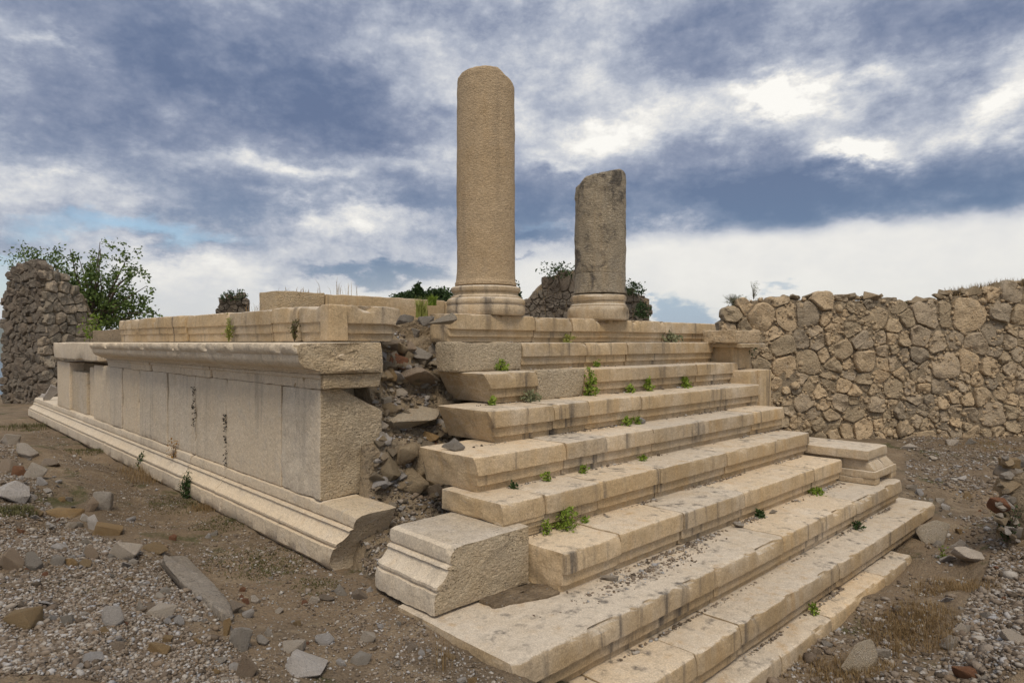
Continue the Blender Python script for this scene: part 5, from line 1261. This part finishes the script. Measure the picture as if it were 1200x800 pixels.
# flat weeds and dry grass that nobody could count
for i, (px, py, hp, wp, mt, n, lab) in enumerate((
        (190, 562, 12, 90, 'dry', 900, 'tangled dry grass along the foot of the podium base'),
        (225, 590, 3, 90, 'moss', 1100, 'green ground cover at the foot of the podium base, farther patch'),
        (270, 610, 3, 90, 'moss', 1200, 'green ground cover at the foot of the podium base, nearer patch'),
        (320, 667, 3, 75, 'moss', 900, 'green patch in the middle of the path'),
        (370, 685, 3, 60, 'moss', 600, 'green patch by the row of stones before the moulded block'),
        (245, 596, 9, 46, 'dry', 420, 'reddish dry grass at the podium foot next to the upright dark weed'),
        (110, 528, 4, 60, 'moss', 700, 'thin green cover beside the far half of the podium base'),
        (30, 500, 6, 60, 'moss', 500, 'green patch on the far end of the path'),
        (15, 600, 8, 50, 'moss', 600, 'yellowish green patch on the left mound'),
        (300, 655, 4, 120, 'moss', 700, 'faint green cover spread over the path'),
        (1060, 745, 11, 90, 'dry', 1300, 'dry brown grass around the large pale boulder'),
        (1000, 790, 12, 90, 'dry', 900, 'dry brown grass at the bottom right of the steps'),
        (1120, 690, 10, 90, 'dry', 1000, 'dry reddish grass in the hollow right of the steps'),
        (1080, 720, 10, 80, 'dry', 800, 'dry grass on the slope before the gravel bank'),
        (1110, 760, 30, 22, 'dry', 45, 'tall dry stalks by the right gravel bank'),
        (1050, 770, 34, 14, 'dry', 26, 'thin dry stalks behind the large boulder'),
        (520, 785, 50, 26, 'dry', 24, 'thin dry stalks on the dark soil at bottom centre'),
        (1150, 520, 6, 90, 'dry', 500, 'short dry grass at the foot of the rubble wall'),
        (960, 790, 8, 90, 'dry', 500, 'short dry grass along the low kerb step'))):
    gtuft(px, py, hp, wp, mt, int(n * (1.3 if mt == 'dry' and n > 60 else 1)), 1100 + i, lab, cat='ground cover', lean=.9 if 'stalks' not in lab else .25, bw=.008 if mt == 'dry' else .018, kind='stuff' if 'stalks' not in lab else None)
# on the rubble wall
for _q in (0,):
    pass
def onwall(px, dd=.4): u = ux(px); return np.array([A0[0], A0[1], zb]) + seg(A0, A1)[0] * u + np.array([0, 0, topw(u) - .35])
b = onwall(866) + [.3, .4, -.2]; plant('shrub', b, 15 * k46, 40 * k46, 'silver', 900, 2.4 * k46, 1201, 'grey-green dry shrub on the left end of the rubble wall', 'shrub', stalky=1, aspect=.3)
b = onwall(888) + [.4, .5, .1]; plant('shrub', b, 20 * k46, 30 * k46, 'silver', 110, 2.2 * k46, 1202, 'thin bare twigs on top of the rubble wall near its left end', 'shrub', stalky=1, aspect=.3)
for i, (px, n, hp, wp, lab) in enumerate(((950, 160, 9, 130, 'thin dry weeds along the top of the rubble wall, left'), (1030, 90, 8, 70, 'thin dry weeds along the top of the rubble wall, middle'), (1180, 900, 16, 110, 'thick dry yellow grass on the rubble wall at the right edge'))):
    b = onwall(px) + [.2, .3, .25]; rs = np.random.RandomState(1210 + i); u = rs.uniform(-.5, .5, n) * wp * k46
    Uw = seg(A0, A1)[0]; sp = b + Uw * u[:, None] + np.array([.35, .4, 0]) * rs.uniform(0, 2.2, n)[:, None]
    uu = ux(px) + u; sp[:, 2] = zb + np.array([topw(q) for q in uu]) - .6
    V, Fc, tone = blades(n, sp, hp * k46, .03 if i == 2 else .02, rs, .5); tag(mk('dry_grass', V, Fc, 'dry', loc=b, smooth=False, tone=tone, kind='stuff'), lab, 'grass')
b = onwall(1062); plant('shrub', b + [.8, .9, -.1], 12 * k46, 30 * k46, 'darkleaf', 240, 3 * k46, 1220, 'dark bush peeping over the dip in the rubble wall', 'shrub')

# tree, bushes on the tower and far bushes
def tube(pts, rad, n=7):
    V = []; Fc = []
    for i, (p, r) in enumerate(zip(pts, rad)):
        p = np.array(p, float); q = np.array(pts[min(i + 1, len(pts) - 1)], float) - np.array(pts[max(i - 1, 0)], float); q /= np.linalg.norm(q) + 1e-9
        a = np.cross(q, [.3, .9, .1]); a /= np.linalg.norm(a); b = np.cross(q, a)
        for k in range(n): V.append(p + (a * math.cos(k * 6.283 / n) + b * math.sin(k * 6.283 / n)) * r)
        if i: 
            for k in range(n): Fc.append(((i - 1) * n + k, (i - 1) * n + (k + 1) % n, i * n + (k + 1) % n, i * n + k))
    return np.array(V), Fc
def tree():
    d = 72; kf = d / F; bx, by = pol(118, d); base = np.array([bx, by, -6.8]); rs = np.random.RandomState(4)
    root = thing('fig_tree', 'dark green leafy tree behind the podium, beside the ruined tower', 'tree', base)
    fr = np.array([RT[0], RT[1], 0]); bk = np.array([FW[0], FW[1], 0])
    def P(px, py, dd=0): return np.array([*pol(px, d), (401 - py) * kf]) + bk * dd
    trunkp = [base, P(108, 395), P(105, 372)]
    V, Fc = tube(trunkp, [.5, .38, .3]); mk('trunk', V, Fc, 'bark', root)
    tips = [(38, 310, 1), (70, 300, -1), (82, 292, 0), (97, 296, 1), (118, 291, 0), (128, 286, -1), (150, 300, 0), (158, 312, 1), (170, 318, -1), (172, 335, 0), (165, 352, 1), (180, 366, 0), (150, 360, -1), (140, 340, 1), (128, 325, -1), (110, 315, 0), (92, 325, 1), (135, 308, 1), (148, 325, 0),
            (120, 350, 0), (105, 345, -1), (158, 345, 1), (133, 372, 0), (150, 378, 1), (118, 378, -1), (88, 308, 0), (60, 308, 1), (142, 352, 1), (112, 330, 1), (168, 368, 0), (125, 362, 1), (104, 305, -1), (138, 392, 0), (115, 392, 0), (75, 318, 0)]
    C = []
    for i, (px, py, dd) in enumerate(tips):
        e = P(px, py, dd * 1.6); s = P(105 + (px - 105) * .15, 385 - rs.uniform(0, 12)); m_ = (s + e) / 2 + rs.normal(0, .35, 3) + [0, 0, .5]
        V, Fc = tube([s, m_, e], [.14, .085, .03], 5); mk('limb', V, Fc, 'bark', root)
        for q in range(10):
            u = rs.uniform(.35, 1.05); c = (m_ + (e - m_) * (u - .5) * 2) if u > .5 else (s + (m_ - s) * u * 2)
            c = c + rs.normal(0, .62, 3); cc = c + rs.normal(0, .24, (rs.randint(14, 26), 3)); C.append(cc)
    C = np.vstack(C); V, Fc = leaves(C, .36, rs, .62, .1); mk('crown', V, Fc, 'tree', root, smooth=False, tone=np.repeat(rs.rand(len(C)), 4))
tree()
def bush(name, px, py, d, w, h, mt, n, seed, lab, leafpx=3.2, cat='bush', down=None):
    kf = d / F; x, y = pol(px, d); z = (401 - py) * kf
    base = (x, y, z if down is None else down)
    hh = h * kf if down is None else h * kf + (z - down)
    return plant(name, base, hh, w * kf, mt, n, leafpx * kf, seed, lab, cat, stalky=0)
bush('bush', 33, 322, 69, 38, 30, 'tree', 700, 1301, 'bright-edged bush growing on top of the ruined tower, left', cat='bush')
bush('bush', 62, 318, 69, 24, 22, 'tree', 300, 1302, 'smaller bush on top of the ruined tower, right')
bush('bush', 108, 397, 66, 26, 26, 'weed', 300, 1303, 'light green bush low between the tower and the podium')
for i, (px, py, w, h, lab) in enumerate(((478, 349, 44, 8, 'low dark far bushes left of the tall column'), (490, 349, 14, 16, 'small far tree rising from the low bushes left of the tall column'), (513, 350, 40, 15, 'rounded dark far bush touching the tall column base on the left'), (604, 366, 14, 32, 'dark far bush right of the tall column base'))):
    d = 120; kf = d / F; x, y = pol(px, d); zt2 = (401 - py + h) * kf; base = np.array([x, y, -10.5]); rs = np.random.RandomState(1310 + i)
    rt_ = thing('bush', lab, 'bush', base)
    V, Fc = tube([base, base + [0, 0, 8], (x, y, zt2 - h * kf * .5)], [.5, .4, .15], 5); mk('trunk', V, Fc, 'bark', rt_)
    n = 2600; q = rs.normal(size=(n, 3)); q /= np.linalg.norm(q, axis=1, keepdims=True); q *= rs.rand(n, 1) ** .4
    q *= (1 + .35 * fbm(q * 2.2 + i, 3, i))[:, None]; hc = h * kf * .5 + 1.4
    C = np.array([x, y, zt2 - hc]) + q * [w * kf * .5, w * kf * .5, hc]
    V, Fc = leaves(C, 3.4 * kf, rs, .7); mk('crown', V, Fc, 'darkleaf', rt_, smooth=False, tone=np.repeat(rs.rand(n), 4))
for i, (px, py, d, w, h, lab) in enumerate(((655, 325, 91, 50, 16, 'ivy on top of the dark peaked ruin wall'), (742, 345, 87, 34, 14, 'bush on top of the squat ruin wall'), (752, 372, 86, 20, 16, 'dark bush at the foot of the squat ruin wall'))):
    bush('bush', px, py, d, w, h, 'darkleaf', 420, 1320 + i, lab)
bush('bush', 272, 352, 80, 34, 10, 'darkleaf', 240, 1330, 'dry growth capping the small round-topped stump')
# white chip on the fifth tread, small block on the left end of the fifth step, stone on the podium end
s = k_(752, 13.8); put = [((752, 5, 9, 8, 'rockw', 1), 'white chip of stone on the fifth tread'), ((532, 5, 27, 15, 'rock', 2), 'small squared stone on the left end of the fifth step'), ((905, 8, 10, 6, 'rock', 0), 'flat grey chip at the back of the eighth tread, right'), ((866, 8, 14, 7, 'rock', 3), 'flat grey chip at the back of the eighth tread, middle'), ((715, 8, 22, 7, 'rock', 1), 'broken flat stones at the back of the eighth tread, left')]
for (px, k, w, h, mt, j), lab in put:
    Y = YS[k - 1] - .12 if px != 532 else 14.2; X = xonY(px, Y); s = k_(px, Y)
    tag(put_rock('stone_chip', ROCKS[mt][j], (X, Y, ZS[k] + h * s * .42), (w * s, w * s * .7, h * s), (0, .05, R_(-30))), lab, 'stone')
for i, (px, py, w, h) in enumerate(((61, 462, 16, 24), (52, 466, 14, 10), (46, 468, 10, 8))):
    Y = yonX(px, 9.6); s = k_(px, Y); tag(put_rock('loose_rock', ROCKS['rockw'][i], (9.6, Y, -(py - 401) * s), (w * s, w * s, h * s), (0, .1, i)), ['white upright stone on the far end of the podium base', 'pale stone beside the white upright one on the podium base', 'smallest pale stone at the very end of the podium base'][i], 'rock')

# ------------------------------------------------------------------ far country: sea and hills
mk('sea', [(-29800, -29800, -400), (29800, -29800, -400), (29800, 29800, -400), (-29800, 29800, -400)], [(0, 1, 2, 3)], 'sea', kind='structure', loc=(0, 0, -400), smooth=False)
N_ = 80; V = []
for i in range(N_):
    azp = -300 + i * (560 / N_); 
    for j in range(12):
        d = 17000 + j * 700; x, y = pol(azp, d)
        prof = math.sin(min(j / 7, 1) * 1.57); hh = float(np.interp(azp, [-300, -40, 10, 110, 160, 260], [760, 640, 600, 420, 150, -60])) + 60 * float(fbm(np.array([azp * .03, j * .4, 1.0]), 4, 6))
        V.append((x, y, -410 + prof * (hh + 410)))
mk('hills', V, [(i * 12 + j, (i + 1) * 12 + j, (i + 1) * 12 + j + 1, i * 12 + j + 1) for i in range(N_ - 1) for j in range(11)], 'hill', kind='structure', sharp=None)
# ------------------------------------------------------------------ air
hz = bpy.data.materials.new('haze_air'); hz.use_nodes = True; t = hz.node_tree; t.nodes.clear()
_o = t.nodes.new('ShaderNodeOutputMaterial'); _v = t.nodes.new('ShaderNodeVolumePrincipled')
_v.inputs['Color'].default_value = (.78, .87, 1.0, 1); _v.inputs['Density'].default_value = 6.0e-5
t.links.new(_v.outputs[0], _o.inputs['Volume']); M['haze'] = hz
a_, z0_, z1_ = 30500, -424, 900
hv = [(x, y, z) for z in (z0_, z1_) for x, y in ((-a_, -a_), (a_, -a_), (a_, a_), (-a_, a_))]
mk('haze', hv, [(3, 2, 1, 0), (4, 5, 6, 7), (0, 1, 5, 4), (1, 2, 6, 5), (2, 3, 7, 6), (3, 0, 4, 7)], 'haze', kind='stuff', loc=(0, 0, z0_), smooth=False)
